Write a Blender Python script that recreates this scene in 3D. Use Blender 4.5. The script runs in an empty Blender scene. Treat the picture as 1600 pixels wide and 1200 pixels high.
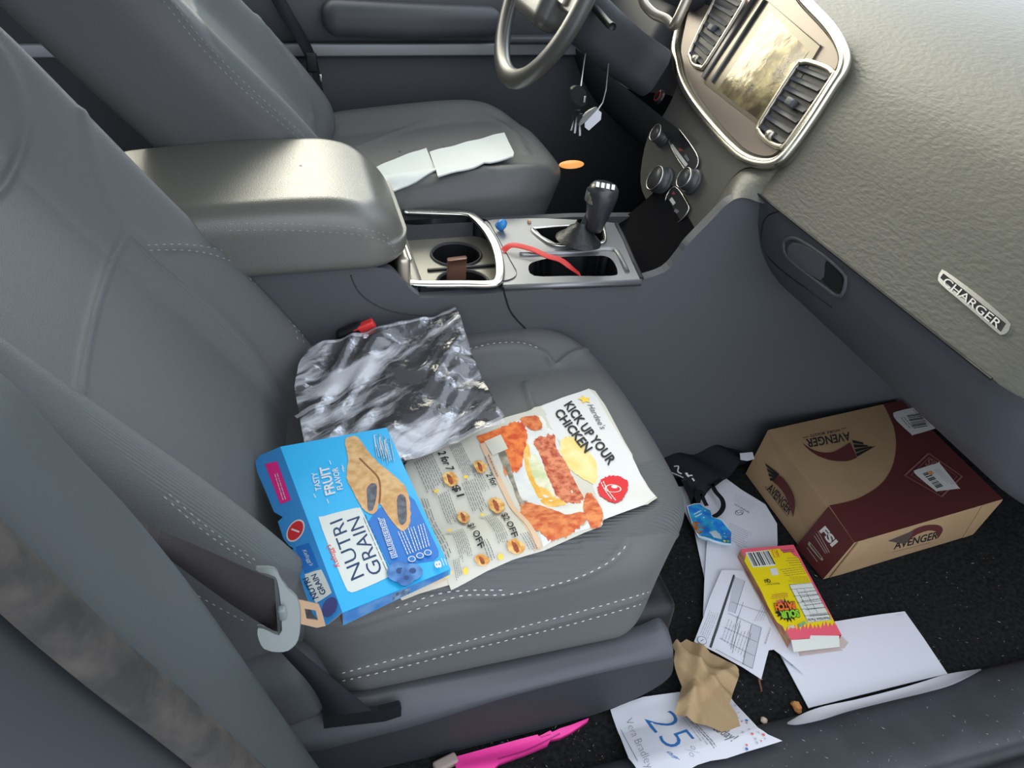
import bpy, bmesh, math, random
import numpy as np
from mathutils import Vector, Matrix
from mathutils.bvhtree import BVHTree
from mathutils.geometry import tessellate_polygon

# ------------------------------------------------------------------ camera
F = 1200.0
CX = np.array([4700., -540., 1200.]); CX /= np.linalg.norm(CX)      # car forward, in camera axes (x right, y down, z ahead)
CY = np.array([-413., -930., 1200.]); CY -= CX * CX.dot(CY); CY /= np.linalg.norm(CY)   # towards the driver's side
CU = np.cross(CX, CY)
RW = np.array([CX, CY, CU])
CAM = np.array([0., 0., 1.05])
sc = bpy.context.scene
col = sc.collection
cd = bpy.data.cameras.new('camera'); cam = bpy.data.objects.new('camera', cd); col.objects.link(cam)
cd.sensor_width = 36; cd.lens = 27; cd.clip_start = .02; cd.clip_end = 100
m = Matrix.Identity(4)
for i in range(3):
    m[i][0] = RW[i, 0]; m[i][1] = -RW[i, 1]; m[i][2] = -RW[i, 2]; m[i][3] = CAM[i]
cam.matrix_world = m
sc.camera = cam
cd.dof.use_dof = False

# ------------------------------------------------------------------ sky and light
W = bpy.data.worlds.new('sky'); sc.world = W; W.use_nodes = True
nt = W.node_tree; nt.nodes.clear()
def wn(t, **k):
    n = nt.nodes.new(t)
    for a, b in k.items(): setattr(n, a, b)
    return n
out = wn('ShaderNodeOutputWorld'); bg = wn('ShaderNodeBackground'); nt.links.new(bg.outputs[0], out.inputs[0])
tc = wn('ShaderNodeTexCoord')
def lobe(direction, power, color, strength):
    v = wn('ShaderNodeVectorMath', operation='DOT_PRODUCT'); nt.links.new(tc.outputs['Generated'], v.inputs[0])
    v.inputs[1].default_value = Vector(direction).normalized()
    c = wn('ShaderNodeClamp'); nt.links.new(v.outputs['Value'], c.inputs[0])
    p = wn('ShaderNodeMath', operation='POWER'); nt.links.new(c.outputs[0], p.inputs[0]); p.inputs[1].default_value = power
    s = wn('ShaderNodeVectorMath', operation='SCALE'); s.inputs[0].default_value = color
    mm = wn('ShaderNodeMath', operation='MULTIPLY'); nt.links.new(p.outputs[0], mm.inputs[0]); mm.inputs[1].default_value = strength
    nt.links.new(mm.outputs[0], s.inputs['Scale'])
    return s.outputs[0]
SKY_BASE = (.80, .88, 1.0); SKY_K = 1.0
base = wn('ShaderNodeVectorMath', operation='SCALE'); base.inputs[0].default_value = SKY_BASE; base.inputs['Scale'].default_value = SKY_K
cur = base.outputs[0]
for L in [((-.2, 1, .36), 8, (1.0, .94, .74), 10.0),          # warm glow beyond the driver's window
          ((.75, .60, .28), 6, (.76, .91, 1.0), 2.4),            # bright sky ahead of the windscreen
          ((0, -1, .9), 3, (.94, .96, 1.0), 1.3)]:
    a = wn('ShaderNodeVectorMath', operation='ADD'); nt.links.new(cur, a.inputs[0]); nt.links.new(lobe(*L), a.inputs[1]); cur = a.outputs[0]
nt.links.new(cur, bg.inputs[0]); bg.inputs[1].default_value = 1.0

sc.view_settings.view_transform = 'Standard'; sc.view_settings.look = 'None'
sc.view_settings.exposure = 0.3; sc.view_settings.gamma = 1.0; sc.view_settings.use_curve_mapping = False

# ------------------------------------------------------------------ helpers
def lin(c):
    if isinstance(c, str): c = tuple(int(c[i:i+2], 16) for i in (0, 2, 4))
    return tuple((x/255/12.92 if x/255 < .04045 else ((x/255+.055)/1.055)**2.4) for x in c) + (1,)
MATS = {}
def mat(name, c, rough=.5, metal=0, spec=.5, bump=0, scale=200, kind='noise', var=0, vscale=8, c2=None, coat=0, emit=0, alpha=1, stretch=(1, 1, 1), rot=(0, 0, 0), trans=0):
    if name in MATS: return MATS[name]
    M = bpy.data.materials.new(name); M.use_nodes = True; t = M.node_tree; b = t.nodes['Principled BSDF']
    C1 = lin(c); b.inputs['Base Color'].default_value = C1; b.inputs['Roughness'].default_value = rough
    b.inputs['Metallic'].default_value = metal; b.inputs['Specular IOR Level'].default_value = spec
    b.inputs['Coat Weight'].default_value = coat; b.inputs['Alpha'].default_value = alpha
    b.inputs['Transmission Weight'].default_value = trans
    if emit: b.inputs['Emission Color'].default_value = C1; b.inputs['Emission Strength'].default_value = emit
    tcn = t.nodes.new('ShaderNodeTexCoord'); mp = t.nodes.new('ShaderNodeMapping'); t.links.new(tcn.outputs['Object'], mp.inputs[0])
    mp.inputs['Scale'].default_value = stretch; mp.inputs['Rotation'].default_value = rot
    if bump:
        bn = t.nodes.new('ShaderNodeBump'); bn.inputs['Strength'].default_value = 1; bn.inputs['Distance'].default_value = bump
        if kind == 'noise':
            n = t.nodes.new('ShaderNodeTexNoise'); n.inputs['Scale'].default_value = scale; n.inputs['Detail'].default_value = 4; o = n.outputs['Fac']
        elif kind == 'voronoi':
            n = t.nodes.new('ShaderNodeTexVoronoi'); n.inputs['Scale'].default_value = scale; o = n.outputs['Distance']
        elif kind == 'wave':
            n = t.nodes.new('ShaderNodeTexWave'); n.inputs['Scale'].default_value = scale; n.inputs['Distortion'].default_value = 0; o = n.outputs['Fac']
        t.links.new(mp.outputs[0], n.inputs['Vector']); t.links.new(o, bn.inputs['Height']); t.links.new(bn.outputs[0], b.inputs['Normal'])
    if var or c2:
        n2 = t.nodes.new('ShaderNodeTexNoise'); n2.inputs['Scale'].default_value = vscale; n2.inputs['Detail'].default_value = 5
        t.links.new(mp.outputs[0], n2.inputs['Vector'])
        r = t.nodes.new('ShaderNodeValToRGB'); t.links.new(n2.outputs['Fac'], r.inputs[0])
        r.color_ramp.elements[0].position = .38; r.color_ramp.elements[1].position = .62
        if c2: a_, b_ = C1, lin(c2)
        else: a_ = tuple(x*(1-var) for x in C1[:3])+(1,); b_ = tuple(x*(1+var) for x in C1[:3])+(1,)
        r.color_ramp.elements[0].color = a_; r.color_ramp.elements[1].color = b_
        t.links.new(r.outputs[0], b.inputs['Base Color'])
    MATS[name] = M; return M

def tag(o, label=None, cat=None, group=None, kind=None):
    if label: o['label'] = label
    if cat: o['category'] = cat
    if group: o['group'] = group
    if kind: o['kind'] = kind
    return o
ORG = {}
def thing(name, label, cat, loc=(0, 0, 0), group=None):
    o = bpy.data.objects.new(name, None); col.objects.link(o); o.location = loc; o.empty_display_size = .02
    ORG[o] = np.array(loc, float); return tag(o, label, cat, group)
def link(name, me, parent=None, origin=None):
    o = bpy.data.objects.new(name, me); col.objects.link(o)
    if parent is not None:
        o.parent = parent; o.location = Vector(-ORG.get(parent, np.zeros(3))); ORG[o] = np.zeros(3)
    else: ORG[o] = np.zeros(3)
    return o

class Acc:
    def __init__(s): s.v = []; s.f = []; s.mi = []; s.mats = []; s.n = 0; s.sm = []
    def add(s, v, f, m, smooth=True):
        if m not in s.mats: s.mats.append(m)
        k = s.mats.index(m)
        v = np.asarray(v, float).reshape(-1, 3)
        s.v.append(v)
        for q in f: s.f.append([i + s.n for i in q]); s.mi.append(k); s.sm.append(smooth)
        s.n += len(v); return s
    def arr(s): return np.concatenate(s.v)
    def mesh(s, name):
        me = bpy.data.meshes.new(name); me.from_pydata([tuple(p) for p in s.arr()], [], s.f)
        for M in s.mats: me.materials.append(M)
        me.polygons.foreach_set('material_index', s.mi); me.polygons.foreach_set('use_smooth', s.sm); me.validate(); me.update()
        return me
    def build(s, name, parent=None, label=None, bevel=0, recalc=False, sharp=None):
        me = s.mesh(name)
        if recalc:
            bm = bmesh.new(); bm.from_mesh(me); bmesh.ops.recalc_face_normals(bm, faces=bm.faces); bm.to_mesh(me); bm.free()
        o = link(name, me, parent)
        if label: o['label'] = label
        if bevel:
            b = o.modifiers.new('bevel', 'BEVEL'); b.width = bevel; b.segments = 3; b.limit_method = 'ANGLE'; b.angle_limit = math.radians(35)
        if sharp:
            me.set_sharp_from_angle(angle=math.radians(sharp))
        return o
    def bvh(s): return BVHTree.FromPolygons([Vector(p) for p in s.arr()], s.f)

def ray(u, v): return RW @ np.array([(u-800)/F, (v-600)/F, 1.])
def pz(u, v, z): d = ray(u, v); return CAM + d*(z-CAM[2])/d[2]
def py(u, v, y): d = ray(u, v); return CAM + d*(y-CAM[1])/d[1]
def pxx(u, v, x): d = ray(u, v); return CAM + d*(x-CAM[0])/d[0]
def pp(u, v, o, n): d = ray(u, v); n = np.asarray(n); return CAM + d*(n.dot(np.asarray(o)-CAM)/n.dot(d))
def proj(p):
    c = RW.T @ (np.asarray(p)-CAM); return 800+F*c[0]/c[2], 600+F*c[1]/c[2]
def hit(u, v, bv):
    r = bv.ray_cast(Vector(CAM), Vector(ray(u, v)))
    return (None, None) if r[0] is None else (np.array(r[0]), np.array(r[1]))
def sstep(a, b, x):
    t = np.clip((x-a)/(b-a), 0, 1); return t*t*(3-2*t)
def cr(pts, n=8, closed=False):
    P = [np.array(p, float) for p in pts]; N = len(P); o = []
    rng = range(N) if closed else range(N-1)
    for i in rng:
        if closed: a, b, c, d = P[i-1], P[i], P[(i+1) % N], P[(i+2) % N]
        else: a, b, c, d = P[max(i-1, 0)], P[i], P[i+1], P[min(i+2, N-1)]
        for k in range(n):
            t = k/n
            o.append(.5*((2*b)+(c-a)*t+(2*a-5*b+4*c-d)*t*t+(3*b-a-3*c+d)*t**3))
    if not closed: o.append(P[-1])
    return o
def resample(P, step):
    P = [np.array(p, float) for p in P]; o = [P[0]]; acc = 0
    for a, b in zip(P, P[1:]):
        L = np.linalg.norm(b-a)
        if L == 0: continue
        t = step-acc
        while t <= L: o.append(a+(b-a)*t/L); t += step
        acc = L-(t-step)
    return o
def gridf(nu, nv, wu=False, wv=False, off=0):
    f = []
    for i in range(nu if wu else nu-1):
        for j in range(nv if wv else nv-1):
            i2 = (i+1) % nu; j2 = (j+1) % nv
            f.append([off+i*nv+j, off+i2*nv+j, off+i2*nv+j2, off+i*nv+j2])
    return f
def sweep(acc, path, prof, m, up=None, closed=False, cap=True, smooth=True):
    """prof: list of 2D points (side, up)."""
    P = [np.array(p, float) for p in path]; N = len(P); V = []; prevS = None
    for i, p in enumerate(P):
        a = P[i-1] if (i > 0 or closed) else P[i]; b = P[(i+1) % N] if (i < N-1 or closed) else P[i]
        t = b-a; t /= (np.linalg.norm(t)+1e-12)
        if callable(up): u = np.array(up(p), float)
        elif up is not None: u = np.array(up, float)
        else:
            u = np.array([0, 0, 1.]) if prevS is None else np.cross(prevS, t)
            if abs(u.dot(t)) > .95: u = np.array([1., 0, 0])
        s = np.cross(t, u); s /= (np.linalg.norm(s)+1e-12); u2 = np.cross(s, t); prevS = s
        pr = prof(i/(N-1)) if callable(prof) else prof
        for x, y in pr: V.append(p+s*x+u2*y)
    k = len(pr); f = gridf(N, k, closed, True)
    if cap and not closed: f += [list(range(k))[::-1], [(N-1)*k+j for j in range(k)]]
    acc.add(V, f, m, smooth)
def circ(r, n=10, ry=None): return [(r*math.cos(2*math.pi*i/n), (ry or r)*math.sin(2*math.pi*i/n)) for i in range(n)]
def tube(acc, path, r, m, n=8, closed=False):
    sweep(acc, path, circ(r, n) if not callable(r) else (lambda t: circ(r(t), n)), m, closed=closed)
def rrect(hx, hy, R, n=6):
    o = []
    for cx, cy, a0 in ((hx-R, hy-R, 0), (-hx+R, hy-R, 90), (-hx+R, -hy+R, 180), (hx-R, -hy+R, 270)):
        for i in range(n+1):
            a = math.radians(a0+90*i/n); o.append((cx+R*math.cos(a), cy+R*math.sin(a)))
    return o
def rbox(acc, c, h, r, m, axes=None, n=3, deform=None):
    """rounded box centred at c, half sizes h, edge radius r"""
    c = np.array(c, float); h = np.array(h, float); A = np.array(axes if axes is not None else np.eye(3), float)
    r = min(r, h.min()*.999)
    bm = bmesh.new(); bmesh.ops.create_cube(bm, size=2)
    bmesh.ops.subdivide_edges(bm, edges=bm.edges, cuts=2*n+1, use_grid_fill=True)
    V = np.array([v.co for v in bm.verts]); Fc = [[v.index for v in f.verts] for f in bm.faces]; bm.free()
    # spread the subdivisions into the rounded edges
    k = n+1
    def mapc(x, hh):
        i = np.abs(x)*k; s = np.sign(x)
        return s*np.where(i <= 1e-9, 0, np.where(i <= 1.0001, (hh-r)*i, (hh-r)+r*(i-1)/(k-1)))
    Q = np.stack([mapc(V[:, i], h[i]) for i in range(3)], 1)
    core = np.clip(Q, -(h-r), h-r); d = Q-core; L = np.linalg.norm(d, axis=1, keepdims=True)
    # cube -> sphere on the corner parts
    Q = np.where(L > 1e-9, core+d/np.maximum(L, 1e-9)*r, Q)
    if deform is not None: Q = deform(Q)
    acc.add(c+Q@A, Fc, m)
def prism(acc, pts, off, m, smooth=False):
    """pts: planar 3D outline, extruded by vector off"""
    P = np.array(pts, float); n = len(P); off = np.array(off, float)
    tri = tessellate_polygon([[Vector(p) for p in P]])
    f = [list(t) for t in tri] + [[i+n for i in t][::-1] for t in tri]
    V = np.concatenate([P, P+off])
    f += [[i, (i+1) % n, (i+1) % n+n, i+n] for i in range(n)]
    acc.add(V, f, m, smooth)
def lathe(acc, c, axis, prof, m, n=32, ref=(0, 0, 1)):
    """prof: (radius, height) list"""
    a = np.array(axis, float); a /= np.linalg.norm(a); r = np.array(ref, float)
    if abs(a.dot(r)) > .95: r = np.array([1., 0, 0])
    x = np.cross(r, a); x /= np.linalg.norm(x); y = np.cross(a, x); V = []
    for rr, hh in prof:
        for i in range(n):
            t = 2*math.pi*i/n; V.append(np.array(c)+a*hh+(x*math.cos(t)+y*math.sin(t))*rr)
    acc.add(V, gridf(len(prof), n, False, True), m)
_tc = {}
def glyphs(body, bold=0, shear=0):
    k = (body, bold, shear)
    if k in _tc: return _tc[k]
    cu = bpy.data.curves.new('t', 'FONT'); cu.body = body; cu.offset = bold; cu.shear = shear; cu.resolution_u = 3
    o = bpy.data.objects.new('t', cu); me = o.to_mesh()
    v = np.array([(p.co.x, p.co.y) for p in me.vertices]).reshape(-1, 2); f = [list(p.vertices) for p in me.polygons]
    o.to_mesh_clear(); bpy.data.objects.remove(o); bpy.data.curves.remove(cu)
    _tc[k] = (v, f); return v, f

class Sheet:
    """a printed surface: plane through three points with an optional height function h(a,b) (metres)"""
    def __init__(s, acc, p0, p1, p2, h=None, grid=.012, flip=False):
        s.acc = acc; s.o = np.array(p0, float); e1 = np.array(p1)-s.o; s.e1 = e1/np.linalg.norm(e1)
        e2 = np.array(p2)-s.o; e2 -= s.e1*s.e1.dot(e2); s.e2 = e2/np.linalg.norm(e2); s.n = np.cross(s.e1, s.e2)
        if s.n.dot(CAM-s.o) < 0: s.n = -s.n; 
        s.h = h; s.g = grid; s.base_off = 0; s.lay = 0
    def ab(s, u, v):
        k = 0.
        for _ in range(1 if s.h is None else 5):
            q = pp(u, v, s.o+s.n*k, s.n)-s.o; a, b = q.dot(s.e1), q.dot(s.e2)
            if s.h is not None: k = float(s.h(a, b))
        return a, b
    def P(s, a, b, off=0):
        h = 0 if s.h is None else s.h(a, b)
        return s.o+s.e1*a+s.e2*b+s.n*(off+h)
    def _emit(s, V2, Fc, m, off, smooth=True):
        V2 = np.asarray(V2, float)
        if s.h is not None and len(V2):
            bm = bmesh.new(); vs = [bm.verts.new((a, b, 0)) for a, b in V2]
            for f in Fc:
                try: bm.faces.new([vs[i] for i in f])
                except ValueError: pass
            mn = V2.min(0); mx = V2.max(0)
            for ax in (0, 1):
                x = math.floor(mn[ax]/s.g)*s.g+s.g
                while x < mx[ax]:
                    co = [0, 0, 0]; co[ax] = x; no = [0, 0, 0]; no[ax] = 1
                    bmesh.ops.bisect_plane(bm, geom=bm.verts[:]+bm.edges[:]+bm.faces[:], plane_co=co, plane_no=no, dist=1e-7); x += s.g
            bm.verts.index_update()
            V2 = np.array([(v.co.x, v.co.y) for v in bm.verts]); Fc = [[v.index for v in f.verts] for f in bm.faces]; bm.free()
        V = [s.P(a, b, off) for a, b in V2]
        # orient towards the normal
        out = []
        for f in Fc:
            p = [V[i] for i in f[:3]]; n = np.cross(p[1]-p[0], p[2]-p[0])
            out.append(f if n.dot(s.n) > 0 else f[::-1])
        s.acc.add(V, out, m, smooth)
        return V, out
    def nxt(s): s.lay += 1; return s.base_off+.0003+.00007*s.lay
    def poly(s, px, m, off=None, raw=False):
        P = [p if raw else s.ab(*p) for p in px]
        tri = tessellate_polygon([[Vector((a, b, 0)) for a, b in P]])
        return s._emit(P, [list(t) for t in tri], m, s.nxt() if off is None else off)
    def base(s, px, m, th=.0004, raw=False, back=None):
        P = [p if raw else s.ab(*p) for p in px]
        tri = [list(t) for t in tessellate_polygon([[Vector((a, b, 0)) for a, b in P]])]
        V, Fc = s._emit(P, tri, m, 0)
        V = np.array(V); n = len(V)
        # back face and rim
        from collections import Counter
        ec = Counter(); eo = {}
        for f in Fc:
            for i in range(len(f)):
                e = (f[i], f[(i+1) % len(f)]); ec[tuple(sorted(e))] += 1; eo[tuple(sorted(e))] = e
        bnd = [eo[e] for e, c in ec.items() if c == 1]
        V2 = np.concatenate([V, V-s.n*th])
        F2 = [[i+n for i in f][::-1] for f in Fc]+[[b, a, a+n, b+n] for a, b in bnd]
        s.acc.add(V2, F2, back or m)
    def text(s, body, A, B, U, m, bold=0, shear=0, outline=None, ow=.04, raw=False):
        A, B, U = [np.array(p if raw else s.ab(*p)) for p in (A, B, U)]
        v, f = glyphs(body, bold, shear)
        if not len(v): return
        wd = v[:, 0].max(); 
        if outline is not None:
            v2, f2 = glyphs(body, bold+ow, shear)
            s._emit(A+np.outer(v2[:, 0]/wd, B-A)+np.outer(v2[:, 1]/.70, U-A), f2, outline, s.nxt())
        s._emit(A+np.outer(v[:, 0]/wd, B-A)+np.outer(v[:, 1]/.70, U-A), f, m, s.nxt())
    def line(s, px, w, m, raw=False, smooth=False):
        P = [np.array(p if raw else s.ab(*p)) for p in px]
        if smooth: P = cr(P, 6)
        L = []; R = []
        for i, p in enumerate(P):
            t = P[min(i+1, len(P)-1)]-P[max(i-1, 0)]; t = t/(np.linalg.norm(t)+1e-9); n = np.array([-t[1], t[0]])
            L.append(p+n*w/2); R.append(p-n*w/2)
        V = L+R; k = len(P)
        s._emit(V, [[i, i+1, k+i+1, k+i] for i in range(k-1)], m, s.nxt())
    def para(s, A, B, D, rows, m, w=.6, seed=0, ragged=True):
        """tiny unreadable print as thin broken rules: A start, B end of the first line, D start of the last line"""
        rnd = random.Random(seed); A, B, D = [np.array(s.ab(*p)) for p in (A, B, D)]; off = s.nxt(); V = []; Fc = []
        st = (D-A)/max(rows-1, 1); hh = np.linalg.norm(st if rows > 1 else np.array([.0, .002])); d = (B-A)
        nrm = st/np.linalg.norm(st)*hh*w*.5 if rows > 1 else np.array([0, .0005])
        for r in range(rows):
            x = 0; end = 1 if not ragged else rnd.uniform(.75, 1)
            while x < end:
                x2 = min(x+rnd.uniform(.05, .16), end); p, q = A+st*r+d*x, A+st*r+d*x2; k = len(V)
                V += [p-nrm/2, q-nrm/2, q+nrm/2, p+nrm/2]; Fc.append([k, k+1, k+2, k+3]); x = x2+.025
        s._emit(V, Fc, m, off)
    def disc(s, c, r, m, ry=None, n=24, rot=0):
        a, b = s.ab(*c); ry = ry or r; cs, sn = math.cos(rot), math.sin(rot)
        s.poly([(a+r*math.cos(t)*cs-ry*math.sin(t)*sn, b+r*math.cos(t)*sn+ry*math.sin(t)*cs) for t in [2*math.pi*i/n for i in range(n)]], m, raw=True)
    def blob(s, px, m, seed=0, rough=.12, n=10):
        """an irregular printed shape around a px outline"""
        P = [np.array(s.ab(*p)) for p in px]; P = cr(P, n, True); c = sum(P)/len(P); rnd = random.Random(seed)
        s.poly([tuple(c+(p-c)*(1+rnd.uniform(-rough, rough))) for p in P], m, raw=True)
    def bars(s, A, B, U, n, m, seed=1):
        """barcode: bars spread from A to B, each reaching to U"""
        A, B, U = [np.array(s.ab(*p)) for p in (A, B, U)]; rnd = random.Random(seed); off = s.nxt(); x = 0; V = []; Fc = []
        ws = [rnd.choice((1, 1, 2, 3)) for _ in range(2*n)]; T = sum(ws); c = 0
        for i, w in enumerate(ws):
            if i % 2 == 0:
                p = A+(B-A)*c/T; q = A+(B-A)*(c+w)/T; k = len(V); V += [p, q, q+U-A, p+U-A]; Fc.append([k, k+1, k+2, k+3])
            c += w
        s._emit(V, Fc, m, off)

def stitches(acc, pxs, bv, m, L=.005, gap=.0048, w=.0008, smooth=True):
    P = []
    for p in (cr(pxs, 10) if smooth else pxs):
        h, n = hit(p[0], p[1], bv)
        if h is not None: P.append(np.concatenate([h, n]))
    stitch3(acc, P, m, L, gap, w)
def stitch3(acc, P, m, L=.005, gap=.0048, w=.0008):
    if len(P) < 2: return
    Q = resample([np.concatenate([p[:3], p[3:]*1e-3]) for p in P], (L+gap)/2)
    V = []; Fc = []
    for i in range(0, len(Q)-1, 2):
        a = Q[i][:3]; n = Q[i][3:]; n = n/np.linalg.norm(n)
        if n.dot(CAM-a) < 0: n = -n
        t = Q[i+1][:3]-a; d = np.linalg.norm(t)
        if d < 1e-6 or d > .03: continue
        t = t/d; sd = np.cross(n, t); c = a+n*.0004; k = len(V)
        V += [c-t*L/2, c-t*L/4+sd*w, c-t*L/4+n*w, c-t*L/4-sd*w, c+t*L/4+sd*w, c+t*L/4+n*w, c+t*L/4-sd*w, c+t*L/2]
        Fc += [[k, k+1, k+2], [k, k+2, k+3], [k+1, k+4, k+5, k+2], [k+2, k+5, k+6, k+3], [k+4, k+7, k+5], [k+5, k+7, k+6]]
    acc.add(V, Fc, m)

# ------------------------------------------------------------------ materials
def cover(name, c_leather, c_cloth, rib_scale, rib_depth, rot):
    M = bpy.data.materials.new(name); M.use_nodes = True; t = M.node_tree; b = t.nodes['Principled BSDF']; N = t.nodes.new; K = t.links.new
    at = N('ShaderNodeAttribute'); at.attribute_name = 'panel'
    mr = N('ShaderNodeMapRange'); K(at.outputs['Fac'], mr.inputs[0]); mr.inputs[1].default_value = .45; mr.inputs[2].default_value = .55
    tcn = N('ShaderNodeTexCoord'); mp = N('ShaderNodeMapping'); mp.inputs['Rotation'].default_value = rot; K(tcn.outputs['Object'], mp.inputs[0])
    wv = N('ShaderNodeTexWave'); wv.inputs['Scale'].default_value = rib_scale; wv.inputs['Distortion'].default_value = 0; K(mp.outputs[0], wv.inputs['Vector'])
    vo = N('ShaderNodeTexVoronoi'); vo.inputs['Scale'].default_value = 700; K(tcn.outputs['Object'], vo.inputs['Vector'])
    b1 = N('ShaderNodeBump'); b1.inputs['Distance'].default_value = .00022; K(vo.outputs['Distance'], b1.inputs['Height'])
    b2 = N('ShaderNodeBump'); b2.inputs['Distance'].default_value = rib_depth; K(wv.outputs['Fac'], b2.inputs['Height']); K(mr.outputs[0], b2.inputs['Strength']); K(b1.outputs[0], b2.inputs['Normal'])
    K(b2.outputs[0], b.inputs['Normal'])
    mx = N('ShaderNodeMix'); mx.data_type = 'RGBA'; mx.inputs[6].default_value = lin(c_leather); mx.inputs[7].default_value = lin(c_cloth); K(mr.outputs[0], mx.inputs[0]); K(mx.outputs[2], b.inputs['Base Color'])
    rg = N('ShaderNodeMapRange'); K(mr.outputs[0], rg.inputs[0]); rg.inputs[3].default_value = .48; rg.inputs[4].default_value = .72; K(rg.outputs[0], b.inputs['Roughness'])
    b.inputs['Specular IOR Level'].default_value = .4
    return M
cushion_cover = cover('seat_cover_ribbed', '5a5c5c', '585b5c', 62, .0007, (0, 0, math.radians(97)))
back_cover = cover('seat_cover_woven', '595b5c', '5f6364', 150, .0003, (0, 0, math.radians(90)))
leather = mat('charcoal_leatherette', '5b5e60', .46, spec=.45, bump=.00025, scale=700, kind='voronoi')
leather2 = mat('dark_leatherette', '4d5054', .5, spec=.4, bump=.00025, scale=700, kind='voronoi')
ribbed = mat('ribbed_fabric', '585b5e', .75, spec=.25, bump=.0012, scale=95, kind='wave', rot=(0, 0, math.radians(90)))
mesh_fab = mat('woven_fabric', '585c5e', .8, spec=.25, bump=.0005, scale=900, kind='noise')
plastic = mat('charcoal_plastic', '4b4e53', .5, spec=.4, bump=.00015, scale=900)
plastic_d = mat('dark_plastic', '34373c', .55, spec=.35, bump=.00015, scale=900)
rubber = mat('dull_rubber', '111113', .95, spec=.08)
black_pl = mat('black_plastic', '15171a', .5, spec=.4)
carpet = mat('black_carpet', '232526', .95, spec=.1, bump=.003, scale=600, var=.35, vscale=150)
dashm = mat('textured_dash_skin', '57574f', .44, spec=.5, bump=.0010, scale=210, kind='noise', stretch=(1, .45, 1))
glovem = mat('glovebox_plastic', '43464c', .5, spec=.4, bump=.0003, scale=500)
strip_m = mat('brushed_strip', '9a9da2', .5, .5)
chrome = mat('satin_chrome', 'd8d8d2', .22, 1)
silver = mat('satin_silver', 'b9b2a4', .35, .85)
satin = mat('satin_grey_plate', '8b8c8f', .35, .6)
thread = mat('pale_thread', 'b6b8b8', .8)
thread_d = mat('grey_thread', '8f9192', .8)
paper = mat('white_paper', 'dfe1ea', .85, spec=.2)
paper_y = mat('newsprint', 'cdcbbe', .75, spec=.25)
ink = mat('black_ink', '1b1b1d', .7)
ink_g = mat('grey_ink', '6b6d72', .8)
ink_l = mat('pale_grey_ink', 'b3b5bd', .8)
webbing = mat('belt_webbing', '4a4647', .8, bump=.0008, scale=420, kind='wave', spec=.2)

# ------------------------------------------------------------------ car shell (setting)
def struct(name, acc, **k):
    o = acc.build(name, None, **k); o['kind'] = 'structure'; return o
a = Acc()     # carpet: flat footwell, toe board rising under the dash
ny = 60; xs = [-1.3, -.6, -.1, .2, .4, .6, .8, 1.0, 1.17, 1.24, 1.32, 1.42, 1.5]; zs = [0, 0, 0, 0, 0, 0, 0, 0, 0, .03, .11, .26, .40]
path = cr([(x, z) for x, z in zip(xs, zs)], 4)
V = [(p[0], y, p[1]) for p in path for y in np.linspace(.44, 1.9, ny)]
a.add(V, gridf(len(path), ny), carpet)
floor = struct('floor', a)
# door sill, a long moulded strip along the near side
a = Acc()
prof = [(.47, -.004), (.455, .022), (.43, .036), (.405, .043), (.37, .047), (.345, .044), (.335, .034), (.325, .033), (.315, .046), (.295, .052), (.22, .050), (.17, .03), (.15, -.08), (.3, -.14), (.5, -.1)]
pr = cr(prof, 4)
sweep(a, [(-.9, 0, 0), (-.3, 0, 0), (.3, 0, 0), (.9, 0, 0), (1.5, 0, 0)], [(-p[0], p[1]) for p in pr], mat('sill_plastic', '3b3e43', .55, spec=.4, bump=.0004, scale=160, var=.12, vscale=18), up=(0, 0, 1))
struct('trim_1', a)
# roof with headliner, rear bulkhead and far side above the window line
a = Acc(); hl = mat('headliner', 'a9a8a2', .95, spec=.1)
def slabx(acc, x0, x1, y0, y1, z0, z1, m, r=.01): rbox(acc, ((x0+x1)/2, (y0+y1)/2, (z0+z1)/2), ((x1-x0)/2, (y1-y0)/2, (z1-z0)/2), r, m)
V = []; nx = 14
for i in range(nx):
    x = -1.3+i*1.75/(nx-1)
    for j in range(12):
        y = .47+j*1.36/11; t = (y-1.13)/.77
        V.append((x, y, 1.31-.09*t*t-.05*max(0, x)**2))
V = np.array(V); n = len(V); fz = gridf(nx, 12)
a.add(np.concatenate([V, V+[0, 0, .03]]), [q[::-1] for q in fz]+[[i+n for i in q] for q in fz], hl)
struct('ceiling', a)
a = Acc(); slabx(a, -1.42, -1.36, .4, 1.9, -.05, .95, plastic_d, .02); struct('wall_rear', a)
a = Acc(); slabx(a, 1.48, 1.54, .4, 1.9, .2, .86, plastic_d, .02); struct('wall_front', a)

# driver's door panel on the far side
door = thing('driver_door_panel', 'grey door panel across the car with a thin silver strip', 'door panel', (.3, 1.88, .3))
a = Acc(); prof = [(1.92, .0), (1.87, .02), (1.86, .25), (1.865, .45), (1.87, .57), (1.862, .585), (1.862, .61), (1.85, .62), (1.845, .68), (1.86, .735), (1.90, .755), (1.95, .74), (1.96, .0)]
sweep(a, [(x, 0, 0) for x in np.linspace(-.23, 1.5, 12)], [(-p[0], p[1]) for p in cr(prof, 3)], plastic, up=(0, 0, 1)); a.build('door_card', door)
a = Acc(); slabx(a, -.20, 1.2, 1.846, 1.862, .583, .610, strip_m, .004); a.build('silver_strip', door, 'thin silver strip')
a = Acc()
def dd(Q):
    Q = Q.copy(); t = Q[:, 0]/.27; k = 1-.35*np.clip(t, 0, 1)**2; Q[:, 2] = Q[:, 2]*k+.01*np.clip(-t, 0, 1); Q[:, 1] *= k; return Q
rbox(a, (.30, 1.86, .66), (.20, .06, .036), .03, plastic, n=5, deform=dd); a.build('armrest', door)
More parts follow.
